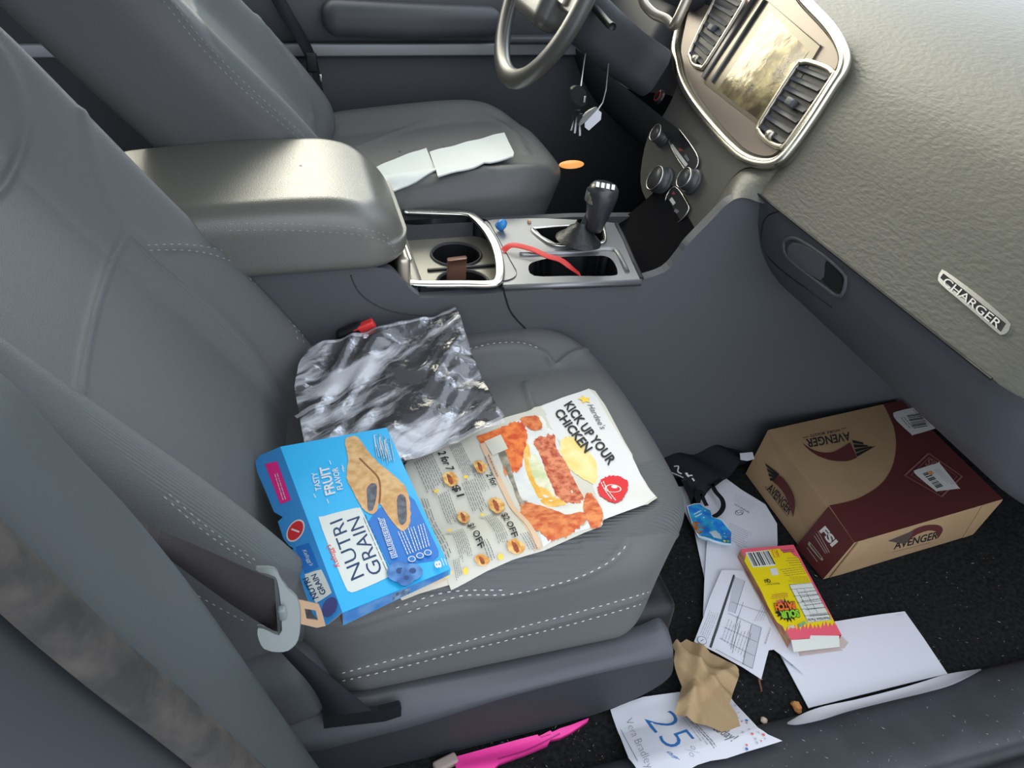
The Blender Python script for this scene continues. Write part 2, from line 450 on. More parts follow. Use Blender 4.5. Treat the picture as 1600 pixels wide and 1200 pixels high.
a = Acc(); slabx(a, .50, .9, 1.82, 1.88, .615, .63, plastic, .006); a.build('pull_ledge', door)
rdoor = thing('rear_door_panel', 'dark rear door panel with a short silver strip, far left behind the seats', 'door panel', (-.7, 1.88, .3))
a = Acc(); slabx(a, -1.3, -.27, 1.86, 1.93, 0, .76, plastic_d, .02); a.build('door_card', rdoor)
a = Acc(); slabx(a, -1.1, -.36, 1.846, 1.862, .583, .610, strip_m, .004); a.build('silver_strip', rdoor, 'thin silver strip')
a = Acc(); sweep(a, [(-.22, 1.9, 0), (-.24, 1.89, .5), (-.30, 1.87, .85), (-.42, 1.78, 1.22)], rrect(.05, .03, .02), plastic_d, up=(1, 0, 0)); struct('trim_2', a)
# rear bench behind the front seats
rb = thing('rear_bench', 'black rear bench in the shade behind the two front seats', 'seat', (-1.1, 1.13, 0))
a = Acc(); rbox(a, (-1.05, 1.13, .22), (.25, .68, .12), .05, leather2); a.build('seat', rb)
a = Acc(); rbox(a, (-1.27, 1.13, .58), (.08, .66, .30), .06, leather2); a.build('backrest', rb)

# ------------------------------------------------------------------ seats
def slab(hx, hy, R, z0, z1, rt, rb_, N=300, g=.006, close=True):
    """rounded-rectangle slab about the origin as rings; returns verts array (rings,N,3)"""
    def outline(d):
        x, y, r = hx-d, hy-d, max(R-d, .001)
        L = 4*(x-r)+4*(y-r)+2*math.pi*r; out = []
        segs = [('l', (x, -(y-r)), (x, y-r)), ('a', (x-r, y-r), 0), ('l', (x-r, y), (-(x-r), y)), ('a', (-(x-r), y-r), 90), ('l', (-x, y-r), (-x, -(y-r))), ('a', (-(x-r), -(y-r)), 180), ('l', (-(x-r), -y), (x-r, -y)), ('a', (x-r, -(y-r)), 270)]
        # keep angular correspondence between rings: same parameter share per segment as the outer ring
        X, Y, RR = hx, hy, R; lens = [2*(Y-RR), math.pi*RR/2, 2*(X-RR), math.pi*RR/2]*2; T = sum(lens)
        for i in range(N):
            s = i/N*T; k = 0
            while s > lens[k]+1e-12: s -= lens[k]; k += 1
            q = segs[k]; t = s/lens[k] if lens[k] > 1e-9 else 0
            if q[0] == 'l': out.append((q[1][0]+(q[2][0]-q[1][0])*t, q[1][1]+(q[2][1]-q[1][1])*t))
            else:
                an = math.radians(q[2]+90*t); out.append((q[1][0]+r*math.cos(an), q[1][1]+r*math.sin(an)))
        return np.array(out)
    rings = []
    nb = max(4, int(rb_*1.6/g)); ntp = max(5, int(rt*1.6/g)); ns = max(2, int((z1-z0-rt-rb_)/g))
    c = np.array([0, 0])
    o = outline(rb_); rings.append(np.c_[o*.5, np.full(N, z0)]); 
    for i in range(nb):
        t = math.pi/2*i/nb; o = outline(rb_*(1-math.sin(t))); rings.append(np.c_[o, np.full(N, z0+rb_*(1-math.cos(t)))])
    for i in range(ns): o = outline(0); rings.append(np.c_[o, np.full(N, z0+rb_+(z1-z0-rt-rb_)*i/ns)])
    for i in range(ntp+1):
        t = math.pi/2*i/ntp; o = outline(rt*(1-math.cos(t))); rings.append(np.c_[o, np.full(N, z1-rt+rt*math.sin(t))])
    dmax = min(hx, hy)-.0015; d = rt; rest = int((min(hx, hy)-rt)/g)
    for i in range(1, rest+1):
        d = rt+(dmax-rt)*i/rest; rings.append(np.c_[outline(d), np.full(N, z1)])
    o = outline(dmax); o[:, 1 if hy <= hx else 0] = 0; rings.append(np.c_[o, np.full(N, z1)])
    V = np.array(rings); F_ = gridf(len(rings), N, False, True)
    F_.append([j for j in range(N)][::-1])
    return V.reshape(-1, 3), F_

def groove(V, Fc, lines, depth=.0035, width=.005, nrm=None):
    """press seam grooves into a vertex array; lines: list of 3D polylines (already on the surface)"""
    n = np.zeros_like(V)
    for q in Fc:
        if len(q) != 4: continue
        p = V[q]; k = np.cross(p[2]-p[0], p[3]-p[1]); n[q] += k
    n /= (np.linalg.norm(n, axis=1, keepdims=True)+1e-12)
    D = np.full(len(V), 9.)
    for L in lines:
        L = np.array(L)
        for a_, b_ in zip(L, L[1:]):
            lo = np.minimum(a_, b_)-.02; hi = np.maximum(a_, b_)+.02
            idx = np.where(((V > lo) & (V < hi)).all(1))[0]
            if not len(idx): continue
            ab = b_-a_; t = np.clip(((V[idx]-a_)@ab)/(ab@ab+1e-12), 0, 1)
            D[idx] = np.minimum(D[idx], np.linalg.norm(V[idx]-(a_+t[:, None]*ab), axis=1))
    return V-n*(depth*np.exp(-(D/width)**2))[:, None]

def trace(px, bv, closed=False):
    o = []
    for p in cr(px, 8, closed):
        h, n = hit(p[0], p[1], bv)
        if h is not None and (not o or np.linalg.norm(h-o[-1]) < .06): o.append(h)
    return o
def pip(px, poly):
    x, y = px; c = False; n = len(poly)
    for i in range(n):
        x1, y1 = poly[i]; x2, y2 = poly[i-1]
        if (y1 > y) != (y2 > y) and x < (x2-x1)*(y-y1)/(y2-y1)+x1: c = not c
    return c

def panel_attr(o, V, poly, ok):
    P = (V-CAM)@RW; uv = np.c_[800+F*P[:, 0]/P[:, 2], 600+F*P[:, 1]/P[:, 2]]
    ins = np.zeros(len(V), bool); D = np.full(len(V), 1e9); n = len(poly)
    for i in range(n):
        a_, b_ = np.array(poly[i-1], float), np.array(poly[i], float)
        cond = (a_[1] > uv[:, 1]) != (b_[1] > uv[:, 1])
        xx = a_[0]+(uv[:, 1]-a_[1])*(b_[0]-a_[0])/((b_[1]-a_[1]) if b_[1] != a_[1] else 1e-9)
        ins ^= cond & (uv[:, 0] < xx)
        ab = b_-a_; t = np.clip(((uv-a_)@ab)/(ab@ab+1e-9), 0, 1); D = np.minimum(D, np.linalg.norm(uv-(a_+t[:, None]*ab), axis=1))
    v = np.clip(.5+np.where(ins, D, -D)/40, 0, 1)*ok
    at = o.data.attributes.new('panel', 'FLOAT', 'POINT'); at.data.foreach_set('value', v.astype(np.float32))
def seat_cushion(name, parent, xb, xf, yc, hw, zc, zb, R, seams, stitch, fabric_poly, far_drop=0, N=620, g=.004):
    hx = (xf-xb)/2; xc = (xf+xb)/2; H = zc-zb
    V, Fc = slab(hx, hw, R, 0, H, .045, .03, N, g)
    top = np.clip(V[:, 2]/H, 0, 1); u = np.abs(V[:, 1])/hw; xx = V[:, 0]/hx
    bol = sstep(.50, .82, u)*.030*(1-.35*sstep(.2, 1, xx))
    crown = -.012*sstep(.45, 1, xx)**2+.006*np.cos(np.clip(V[:, 0]/hx, -1, 1)*1.5)
    V[:, 2] += top*(bol+crown+.022*xx)
    V[:, 2] += (1-top)*.055*sstep(.55, 1.0, xx)          # the front underside rises
    V[:, 0] -= (1-top)*.035*sstep(.6, 1, xx)
    V[:, 0] -= .030*(u**2.5)*sstep(.3, 1, xx)            # front edge bows back towards the sides
    V = V+np.array([xc, yc, zb])
    bv = BVHTree.FromPolygons([Vector(p) for p in V], Fc)
    lines = [trace(s, bv) for s in seams]
    V = groove(V, Fc, [l for l in lines if len(l) > 1])
    acc = Acc(); acc.add(V, Fc, cushion_cover)
    o = acc.build(name, parent)
    if fabric_poly: panel_attr(o, V, fabric_poly, (V[:, 2] > zb+H*.7))
    bv = BVHTree.FromPolygons([Vector(p) for p in V], Fc)
    if stitch:
        for s in stitch:
            st = Acc(); stitches(st, s, bv, thread)
            if st.n: st.build('stitching', o, 'pale thread')
    return o, bv

def seat_back(name, parent, hinge, lean, hy, L, th, R, yc, seams, stitch, bol=.05, mid_poly=None, N=620, g=.004, twist=0):
    th_ = math.radians(lean); eu = np.array([-math.sin(th_), 0, math.cos(th_)]); en = np.array([math.cos(th_), 0, math.sin(th_)]); ey = np.array([0, 1, 0])
    V, Fc = slab(L/2, hy, R, 0, th, .05, .035, N, g)
    # local: x -> along height (0 bottom .. L), y lateral, z thickness towards the front
    u = np.abs(V[:, 1])/hy; h = V[:, 0]/L+.5; top = np.clip(V[:, 2]/th, 0, 1)
    V[:, 2] += top*(sstep(.48, .85, u)*bol*(1-.35*sstep(.7, 1., h))+.012*np.exp(-((h-.25)/.2)**2))
    V[:, 1] *= 1-.10*sstep(.55, 1, h)
    V[:, 2] -= .01*sstep(.8, 1, h)
    W_ = np.array(hinge)+(V[:, [0]]+L/2)*eu+V[:, [1]]*ey+(V[:, [2]]-th)*en
    W_[:, 1] += yc; W_[:, 0] += twist*(W_[:, 1]-1.03)
    Fq = [q[::-1] for q in Fc] if np.dot(np.cross(eu, ey), en) < 0 else Fc
    V = W_
    bv = BVHTree.FromPolygons([Vector(p) for p in V], Fq)
    lines = [trace(s, bv) for s in seams]
    V = groove(V, Fq, [l for l in lines if len(l) > 1], depth=.004)
    acc = Acc(); acc.add(V, Fq, back_cover)
    o = acc.build(name, parent)
    if mid_poly: panel_attr(o, V, mid_poly, ((V-np.array(hinge)-np.array([0, yc, 0])*0)@en > -.06))
    bv = BVHTree.FromPolygons([Vector(p) for p in V], Fq)
    if stitch:
        for s in stitch:
            st = Acc(); stitches(st, s, bv, thread_d, w=.0007)
            if st.n: st.build('stitching', o)
    return o, bv

pseat = thing('car_seat', 'charcoal front passenger seat nearest the camera, littered with packaging', 'car seat', (.2, .785, 0))
arcs = [[(455, 962), (540, 975), (621, 952), (705, 932), (790, 927), (895, 903), (950, 878), (975, 856), (982, 840)],
        [(911, 848), (977, 839), (1040, 834), (1078, 840), (1094, 850)],
        [(821, 600), (833, 638), (850, 680)],
        [(735, 548), (770, 541), (815, 540), (850, 553), (868, 570), (895, 552), (935, 543)],
        [(530, 1057), (601, 1040), (700, 1015), (800, 990), (900, 964), (1000, 934), (1060, 908), (1085, 886), (1095, 862)]]
sA = [(537, 1051), (601, 1034), (700, 1009), (800, 983), (900, 957), (1000, 929), (1040, 915), (1062, 902), (1079, 889), (1092, 874), (1096, 860)]
sB = [(537, 1063), (612, 1046), (700, 1023), (800, 998), (900, 973), (1000, 944), (1040, 929), (1062, 918), (1083, 904)]
cush_o, cush_bv = seat_cushion('seat_cushion', pseat, -.10, .475, .783, .257, .335, .18, .13, arcs,
    [sA, sB, [(621, 949), (700, 925), (800, 922)], [(640, 955), (720, 931), (800, 928), (895, 905), (950, 879), (975, 856), (981, 842)], [(735, 545), (770, 537), (815, 536), (850, 548)]],
    [(560, 800), (700, 790), (850, 760), (960, 735), (1030, 715), (1070, 770), (1092, 846), (1040, 834), (978, 841), (950, 877), (895, 903), (790, 927), (650, 935), (500, 950)])
back_seams = [[(-10, 70), (12, 105), (30, 150), (38, 195), (30, 240), (5, 290), (-20, 310)], [(60, 60), (118, 140), (132, 180), (143, 230), (170, 310), (200, 358), (235, 388), (330, 480), (390, 545), (440, 620)],
              [(200, 358), (170, 420), (145, 500), (130, 580), (128, 640), (150, 668), (200, 715), (260, 775)],
              [(230, 386), (290, 386), (345, 396), (400, 422), (440, 455), (462, 490), (470, 540), (474, 590)]]
pb_o, pb_bv = seat_back('backrest', pseat, (.012, 0, .23), 31, .245, .90, .13, .09, .785, back_seams,
    [[(232, 383), (290, 382), (345, 391), (400, 416), (443, 450), (466, 490), (475, 540)], [(236, 391), (290, 391), (340, 400), (395, 426), (434, 458), (457, 492), (466, 540)],
     [(258, 778), (300, 815), (345, 850), (400, 885)], [(266, 774), (308, 811), (353, 846), (408, 881)],
     [(300, 925), (340, 948), (385, 972)]],
    bol=.068, twist=.10, mid_poly=[(200, 358), (235, 388), (330, 480), (390, 545), (440, 640), (470, 720), (480, 900), (300, 820), (150, 668), (128, 640), (130, 580), (145, 500), (170, 420)])
a = Acc(); cc = py(446, 1062, .545)
rbox(a, cc, (.050, .035, .062), .034, leather2, n=6, axes=np.array([[math.cos(.3), 0, math.sin(.3)], [0, 1, 0], [-math.sin(.3), 0, math.cos(.3)]])); bo = a.build('bolster_end', pseat, 'rounded lower end of the backrest bolster')
bvx = a.bvh(); st = Acc(); stitches(st, [(444, 1018), (462, 1026), (480, 1040), (492, 1058)], bvx, thread_d)
if st.n: st.build('stitching', bo)
# moulded side cover under the cushion
a = Acc(); Y0 = .512
tpx = cr([(395, 1108), (490, 1100), (560, 1095), (640, 1079), (800, 1048), (920, 1020), (1000, 1000), (1036, 986), (1046, 990)], 4); bpx = cr([(395, 1185), (500, 1172), (580, 1152), (660, 1131), (780, 1093), (900, 1061), (990, 1040), (1040, 1030), (1051, 1026)], 4)
Tp = [py(x, y, .53) for x, y in tpx]; Bp = [py(x, y, .507) for x, y in bpx]; rows_ = []
for k, (p, q) in enumerate(zip(Tp, Bp)):
    e_ = np.array([0, .045, 0]); rows_.append([p+e_, p+np.array([0, .004, .002]), p, p*.66+q*.34+np.array([0, -.003, .003]), p*.3+q*.7+np.array([0, -.004, .003]), q, q+np.array([0, .006, -.006]), q+e_+np.array([0, 0, -.006])])
a.add([p for r in rows_ for p in r], gridf(len(rows_), 8, False, True)+[list(range(8)), [len(rows_)*8-1-j for j in range(8)]], plastic)
a.build('side_cover', pseat, recalc=True)
a = Acc(); prism(a, [py(x, y, .53) for x, y in cr([(1046, 1010), (1052, 1040), (1042, 1062), (1000, 1088), (955, 1107), (880, 1130), (740, 1166), (600, 1198), (400, 1230), (400, 1160), (560, 1140), (780, 1080), (900, 1050), (1000, 1025)], 4, True)], (0, .035, 0), plastic_d)
a.build('side_valance', pseat, bevel=.009)  # darker plastic puts in the shading of the cover's lower wall
a = Acc()
rbox(a, (.2, .785, .15), (.24, .235, .06), .02, black_pl); rbox(a, (.16, .62, .06), (.24, .018, .03), .01, black_pl); rbox(a, (.16, .95, .06), (.24, .018, .03), .01, black_pl)
rbox(a, (.05, .62, .03), (.40, .026, .016), .006, black_pl); rbox(a, (.05, .95, .03), (.40, .026, .016), .006, black_pl)
a.build('seat_rails', pseat)
a = Acc(); P = [py(x, y, .513) for x, y in [(503, 1108), (590, 1103), (622, 1094), (626, 1098), (625, 1112), (600, 1120), (506, 1131)]]; prism(a, P, (0, -.006, 0), black_pl); a.build('anchor_slot', pseat, bevel=.0008)

dseat = thing('car_seat', 'charcoal driver seat across the console with two white napkins on it', 'car seat', (.2, 1.5, 0))
dc_o, dc_bv = seat_cushion('seat_cushion', dseat, -.02, .545, 1.535, .242, .475, .33, .16,
    [[(640, 300), (700, 283), (748, 268), (762, 262), (775, 268)], [(755, 262), (745, 240), (690, 205)], [(560, 230), (640, 200), (740, 180), (800, 205), (822, 240)], [(630, 322), (700, 312), (800, 306), (885, 300)]],
    [], None, N=300, g=.008)
db_o, db_bv = seat_back('backrest', dseat, (.095, 0, .44), 38, .25, .76, .14, .10, 1.50,
    [[(300, 0), (335, 70), (395, 150), (450, 205), (492, 240)], [(380, 0), (430, 60), (470, 120), (488, 180), (488, 230)], [(262, 0), (320, 70), (380, 140), (440, 190), (496, 243)]],
    [[(256, 2), (300, 58), (350, 112), (410, 168), (460, 210), (492, 243)], [(268, 2), (310, 55), (360, 108), (420, 164), (468, 206), (496, 238)]], mid_poly=[(300, 0), (335, 70), (395, 150), (450, 205), (488, 235), (486, 180), (465, 110), (425, 50), (375, 0)], N=300, g=.008)
a = Acc(); rbox(a, (.25, 1.50, .2), (.26, .22, .12), .03, black_pl); a.build('seat_base', dseat)

# ------------------------------------------------------------------ centre console
con = thing('center_console', 'charcoal console with padded armrest, cup holders and gear lever between the seats', 'console', (.2, 1.13, 0))
YN, YF = 1.0, 1.27            # near and far faces
ZT = .455
a = Acc()
side = [(-.35, .0), (-.35, .508), (-.05, .508), (.10, .508), (.125, .50), (.145, .475), (.165, .455), (.20, .449), (.50, .446), (.531, .448), (.56, .456), (.585, .475), (.60, .505), (.63, .517), (.66, .54), (.70, .575), (.95, .57), (1.35, .45), (1.35, .0)]
def sideP(y): return [(x, y, z) for x, z in side]
# near wall and far wall as slabs with rounded edges, open between so the trays can sink in
side2 = side[:8]+[(.50, .446), (.62, .44), (1.35, .43), (1.35, 0)]
cv = [py(x, y, YN) for x, y in cr([(1003, 437), (1040, 424), (1064, 398), (1077, 380), (1110, 346), (1138, 318), (1160, 309), (1190, 312)], 4)]
side = side[:3]+[tuple(p) for p in cr(side[3:9], 4)]+[(p[0], p[2]) for p in cv]+[(1.0, .57), (1.35, .45), (1.35, .0)]
prism(a, [(x, YN, z) for x, z in side], (0, .018, 0), plastic)
a.build('side_panel', con, bevel=.006)
a = Acc(); prism(a, [(x, YF-.018, z) for x, z in side2], (0, .018, 0), plastic); a.build('side_panel', con, bevel=.006)
a = Acc(); rbox(a, (.1, 1.135, .20), (.45, .115, .16), .01, black_pl); a.build('inner_box', con)
# seam on the near wall
a = Acc(); tube(a, [py(x, y, YN-.0005) for x, y in cr([(786, 448), (790, 465), (797, 485), (808, 500), (822, 514)], 5)], .0014, black_pl, 6); a.build('panel_seam', con)
a = Acc(); tube(a, [py(x, y, YN-.0005) for x, y in cr([(548, 430), (560, 455), (585, 475), (620, 488), (680, 495)], 5)], .001, plastic_d, 6); a.build('panel_crease', con)
# armrest pad
a = Acc()
def arm(Q):
    Q = Q.copy(); t = (Q[:, 0]+.22)/.44; Q[:, 2] += .016*np.sin(np.clip(t, 0, 1)*2.6)*(Q[:, 2] > 0); Q[:, 0] += .0
    fr = sstep(.55, 1., Q[:, 0]/.22); Q[:, 0] -= 0.02*(Q[:, 2] > 0)*fr*np.clip(Q[:, 2]/.05, 0, 1); return Q
V, Fc = slab(.225, .145, .07, -.042, .048, .036, .02, 200, .005); V = arm(V); V[:, 2] -= .018*sstep(.5, 1, V[:, 0]/.225)*(V[:, 2] > 0); a.add(V+np.array([-.07, 1.128, .55]), Fc, mat('armrest_leather', '62625c', .31, spec=.7, bump=.0002, scale=700, kind='voronoi'))
arm_bv = a.bvh(); arm_o = a.build('armrest', con, 'padded armrest lid')
for off in (0, 10):
    st = Acc(); stitches(st, [(360, 350+off), (430, 349+off), (500, 352+off), (555, 356+off), (592, 364+off), (612, 378+off*.6), (624-off*.5, 398), (634-off*.5, 415)], arm_bv, thread_d, w=.0006)
    if st.n: st.build('stitching', arm_o)
a = Acc(); rbox(a, (.152, 1.135, .515), (.007, .05, .020), .006, chrome); rbox(a, (.146, 1.135, .48), (.010, .12, .03), .008, silver); a.build('lid_latch', con, 'silver latch plate')
# cup-holder tray, sunk below the chrome surround
cupm = mat('cup_holder_beige', '8f8c80', .35, .2)
a = Acc(); CZ = ZT-.035
def plate_with_holes(acc, outline, holes, z, m, th=.004):
    from mathutils.geometry import tessellate_polygon as tp
    loops = [[Vector((x, y, z)) for x, y in outline]]+[[Vector((x, y, z)) for x, y in h] for h in holes]
    flat = [p for l in loops for p in l]; tri = tp(loops); V = [tuple(p) for p in flat]
    f = []
    for t in tri:
        n = (flat[t[1]]-flat[t[0]]).cross(flat[t[2]]-flat[t[0]]); f.append(list(t) if n.z > 0 else list(t)[::-1])
    acc.add(V, f, m, False)
cA = pz(705, 381, CZ); cB = pz(716, 426, CZ)
cA = np.array([cA[0], 1.185, CZ]); cB = np.array([cB[0], 1.085, CZ])
tray = [tuple(pz(x, y, CZ)[:2]) for x, y in [(600, 455), (590, 340), (735, 335), (768, 370), (790, 405), (788, 450)]]
tx0, tx1 = .17, .325
def rr(cx, cy, hx, hy, R): return [(cx+x, cy+y) for x, y in rrect(hx, hy, R, 5)]
outl = rr(.235, 1.135, .095, .118, .03)
hA = [(cA[0]+.041*math.cos(t), cA[1]+.041*math.sin(t)) for t in np.linspace(0, 2*math.pi, 36, endpoint=False)][::-1]
hB = [(cB[0]+.041*math.cos(t), cB[1]+.041*math.sin(t)) for t in np.linspace(0, 2*math.pi, 36, endpoint=False)][::-1]
plate_with_holes(a, outl, [hA, hB], CZ, cupm)
for c in (cA, cB): lathe(a, c, (0, 0, 1), [(.041, 0), (.039, -.03), (.037, -.075), (.0001, -.078)], black_pl, 36)
rbox(a, ((cA[0]+cB[0])/2+.01, 1.135, CZ+.001), (.065, .0035, .003), .002, black_pl)
# walls of the sunk tray
sweep(a, [(x, y, 0) for x, y in outl], [(0, CZ-.001), (0, ZT+.004)], plastic_d, up=(0, 0, 1), closed=True)
a.build('cup_holder', con)
a = Acc()
for c in (cA, cB): lathe(a, c, (0, 0, 1), [(.041, .001), (.0425, .0035), (.0445, .0035), (.046, .0005)], plastic_d, 36)
a.build('cup_ring', con)
a = Acc(); rbox(a, (.165, 1.135, ZT-.018), (.014, .112, .02), .012, cupm); rbox(a, (.168, 1.135, ZT+.004), (.004, .03, .003), .0025, chrome); a.build('tambour_cover', con, 'beige sliding cover')
# chrome surround
a = Acc(); ring = cr([pz(x, y, ZT+.004) for x, y in [(622, 428), (636, 441), (660, 444), (720, 444), (765, 444), (779, 438), (781, 415), (774, 385), (760, 360), (742, 341), (728, 335), (690, 333), (632, 331)]], 6)
sweep(a, ring, rrect(.0075, .004, .003, 3), chrome, up=(0, 0, 1)); a.build('chrome_surround', con, 'satin chrome surround')
# front plate: satin, with shift opening and storage slot
a = Acc(); ZP = ZT+.002
ol = [pz(x, y, ZP)[:2] for x, y in cr([(786, 445), (782, 400), (772, 372), (752, 347)], 4)+cr([(770, 343), (850, 341), (950, 347), (963, 350)], 3)+cr([(975, 375), (990, 410), (1003, 436)], 3)]
ol = [tuple(p) for p in ol]
sh = [tuple(pz(x, y, ZP)[:2]) for x, y in [(836, 357), (890, 354), (938, 351), (942, 362), (944, 374), (935, 379), (900, 381), (868, 380), (846, 368)]]
sl = [tuple(pz(x, y, ZP)[:2]) for x, y in cr([(826, 416), (838, 408), (870, 402), (920, 400), (945, 400), (958, 408), (965, 425), (955, 431), (890, 431), (835, 431)], 3, True)]
def orient(l, ccw=True):
    A_ = sum(l[i-1][0]*l[i][1]-l[i][0]*l[i-1][1] for i in range(len(l))); return l if (A_ > 0) == ccw else l[::-1]
plate_with_holes(a, orient(ol), [orient(sh, False), orient(sl, False)], ZP, satin)
sweep(a, [(x, y, 0) for x, y in orient(ol)], [(0, ZP), (.002, ZP-.006), (.001, ZP-.012)], satin, up=(0, 0, 1), closed=True)
a.build('shifter_plate', con, 'satin grey plate')
a = Acc(); sweep(a, [(x, y, 0) for x, y in sl], [(0, ZP), (0, ZP-.05)], black_pl, up=(0, 0, 1), closed=True)
a.add([(x, y, ZP-.05) for x, y in sl], [list(range(len(sl)))], black_pl)
sweep(a, [(x, y, 0) for x, y in sh], [(0, ZP), (0, ZP-.03)], black_pl, up=(0, 0, 1), closed=True)
a.add([(x, y, ZP-.03) for x, y in sh], [list(range(len(sh)))], black_pl); a.build('storage_slot', con)
a = Acc(); tube(a, [pz(x, y, ZP+.002) for x, y in cr([(831, 358), (845, 356), (890, 353), (938, 350), (944, 360), (946, 376), (936, 381), (900, 383), (866, 383), (846, 372)], 4, True)], .0026, chrome, 8, closed=True)
a.build('shift_surround', con, 'chrome surround')
a = Acc(); ridge = cr([pz(x, y, ZP+.0) for x, y in [(812, 398), (850, 397), (880, 396), (930, 391), (955, 390), (966, 397), (980, 425)]], 4)
tube(a, ridge, .0045, satin, 8); a.build('slot_rim', con)
# gear lever
a = Acc(); B0 = pz(908, 368, ZP-.01); T0 = np.array([.475, 1.12, .60]); 
T0 = py(945, 292, 1.11); K0 = py(935, 330, 1.11); B0 = py(905, 365, 1.12)
ax = (T0-K0)/np.linalg.norm(T0-K0)
def kn(t):
    r = .013+.012*math.sin(min(1, t*1.2)*math.pi/2); return circ(r*1.15, 20, r*.85)
sweep(a, [B0+(T0-B0)*t for t in np.linspace(0, .42, 5)], circ(.007, 12), plastic_d)
a.build('lever_stalk', con)
a = Acc(); prof = [(.001, .0), (.013, .001), (.016, .01), (.020, .03), (.024, .052), (.0255, .066), (.024, .076), (.019, .082), (.001, .084)]
lathe(a, K0-ax*.035, ax, prof, mat('knob_leather', '2d3034', .3, spec=.6), 28, ref=(0, 1, 0))
kb = a.build('gear_knob', con, 'dark glossy grip')
a = Acc(); lathe(a, K0-ax*.035+np.array([0, .004, 0]), ax, [(.0262, .050), (.0268, .06), (.0262, .067)], chrome, 28); a.build('knob_band', con)
a = Acc(); cpos = K0+ax*.051
Sx = Sheet(a, cpos, cpos+np.array([.02, 0, 0]), cpos+np.array([0, .02, .004]))
for i in range(4): Sx.poly([(932+i*8, 284+i*1.5), (937+i*8, 285+i*1.5), (936+i*8, 293+i*1.5), (931+i*8, 292+i*1.5)], mat('white_print', 'e8e8e8', .6))
a.build('shift_marks', con, 'white shift marks')
a = Acc()    # leather boot round the stalk
lathe(a, B0-np.array([0, 0, .012]), (.1, 0, 1), [(.040, 0), (.034, .006), (.028, .010), (.022, .020), (.013, .026), (.010, .034)], mat('boot_leather', '1e1f22', .45, bump=.002, scale=60), 24); a.build('shift_boot', con)
# rubber bin ahead of the plate
a = Acc(); bn = [pz(x, y, ZP-.004)[:2] for x, y in [(964, 350), (1004, 437), (1030, 425), (1062, 385), (1040, 340), (1000, 320)]]
nb = 14
V = []
for i in range(nb):
    t = i/(nb-1); x = .50+.20*t; z = ZP-.055+.13*t**2.2
    for y in np.linspace(1.01, 1.262, 8): V.append((x, y, z))
a.add(V, gridf(nb, 8), rubber); tube(a, [pz(963, 350, ZP), pz(975, 373, ZP), pz(990, 408, ZP), pz(1003, 436, ZP)], .0035, plastic_d)
a.build('rubber_bin', con)

# ------------------------------------------------------------------ dashboard
dash = thing('dashboard', 'textured grey dashboard with centre screen, two vents and glovebox', 'dashboard', (.9, 1.1, .5))
def loft(acc, secs, m, closed=False): 
    n = len(secs[0]); acc.add([p for s in secs for p in s], gridf(len(secs), n, False, closed), m)
top_prof = [(.706, .588), (.712, .600), (.738, .655), (.768, .72), (.805, .778), (.86, .825), (.95, .862), (1.08, .885), (1.3, .90), (1.5, .895)]
ys = list(np.linspace(.405, 1.92, 60))
secs = []
for y in ys:
    e = max(0, (.50-y)/.095); cen = float(sstep(1.008, 1.04, y)*(1-sstep(1.50, 1.56, y))); dx = .05*e*e
    pr = cr([(x+dx+.085*cen*float(1-sstep(.72, .785, z)), z-.02*e*e) for x, z in top_prof], 5)
    secs.append([(p[0], y, p[1]) for p in pr])
a = Acc(); gq = [q[::-1] for q in gridf(len(secs), len(secs[0]))]; nyc = len(secs[0]); pts_ = [p for s in secs for p in s]
a.add(pts_, [q for q in gq if pts_[q[0]][1] < 1.30], dashm); a.add(pts_, [q for q in gq if pts_[q[0]][1] >= 1.30], plastic_d)
a.add([(p[0], .405, p[2]) for p in secs[0]]+[(1.5, .405, .4), (.80, .405, .4)], [list(range(len(secs[0])+2))], dashm)
dash_bv = a.bvh(); a.build('upper_panel', dash)
# glovebox panel
a = Acc(); gp = [(.702, .590), (.712, .575), (.716, .555), (.722, .53), (.745, .48), (.785, .43), (.83, .398), (.90, .39), (1.2, .42), (1.48, .46)]
secs = []
for y in np.linspace(.41, 1.012, 30):
    e = max(0, (.50-y)/.09); dx = .05*e*e
    secs.append([(p[0]+dx, y, p[1]) for p in cr(gp, 5)])
a.add([p for s in secs for p in s], gridf(len(secs), len(secs[0])), glovem)
a.add([p for p in secs[0]]+[(1.5, .41, .6), (.75, .41, .6)], [list(range(len(secs[0])+2))], glovem)
glove_bv = a.bvh(); gl = a.build('glovebox', dash)
a = Acc()    # driver's side lower dash
secs = []
for y in np.linspace(1.262, 1.92, 20):
    secs.append([(p[0], y, p[1]) for p in cr([(.69, .60), (.70, .57), (.74, .50), (.80, .44), (.9, .40), (1.3, .42)], 5)])
a.add([p for s in secs for p in s], gridf(len(secs), len(secs[0])), plastic_d); a.build('lower_panel', dash)
# seam between upper panel and glovebox
a = Acc(); tube(a, [(.704, y, .589) for y in np.linspace(.5, 1.0, 12)], .0018, black_pl, 6); a.build('seam', dash)
def on(bv, u, v, off=.0):
    h, n = hit(u, v, bv)
    if h is None: return None
    if n.dot(CAM-h) < 0: n = -n
    return h+n*off
def tr(bv, px, off=0, n=5, closed=False): return [q for q in (on(bv, x, y, off) for x, y in cr(px, n, closed)) if q is not None]
a = Acc()
for px in ([(1192, 350), (1200, 337), (1220, 330), (1245, 332)], [(1192, 350), (1190, 372), (1200, 400), (1225, 425), (1262, 452), (1300, 480)]):
    P = tr(glove_bv, px, .0)
    if len(P) > 1: tube(a, P, .0012, black_pl, 6)
if a.n: a.build('door_gap', gl)
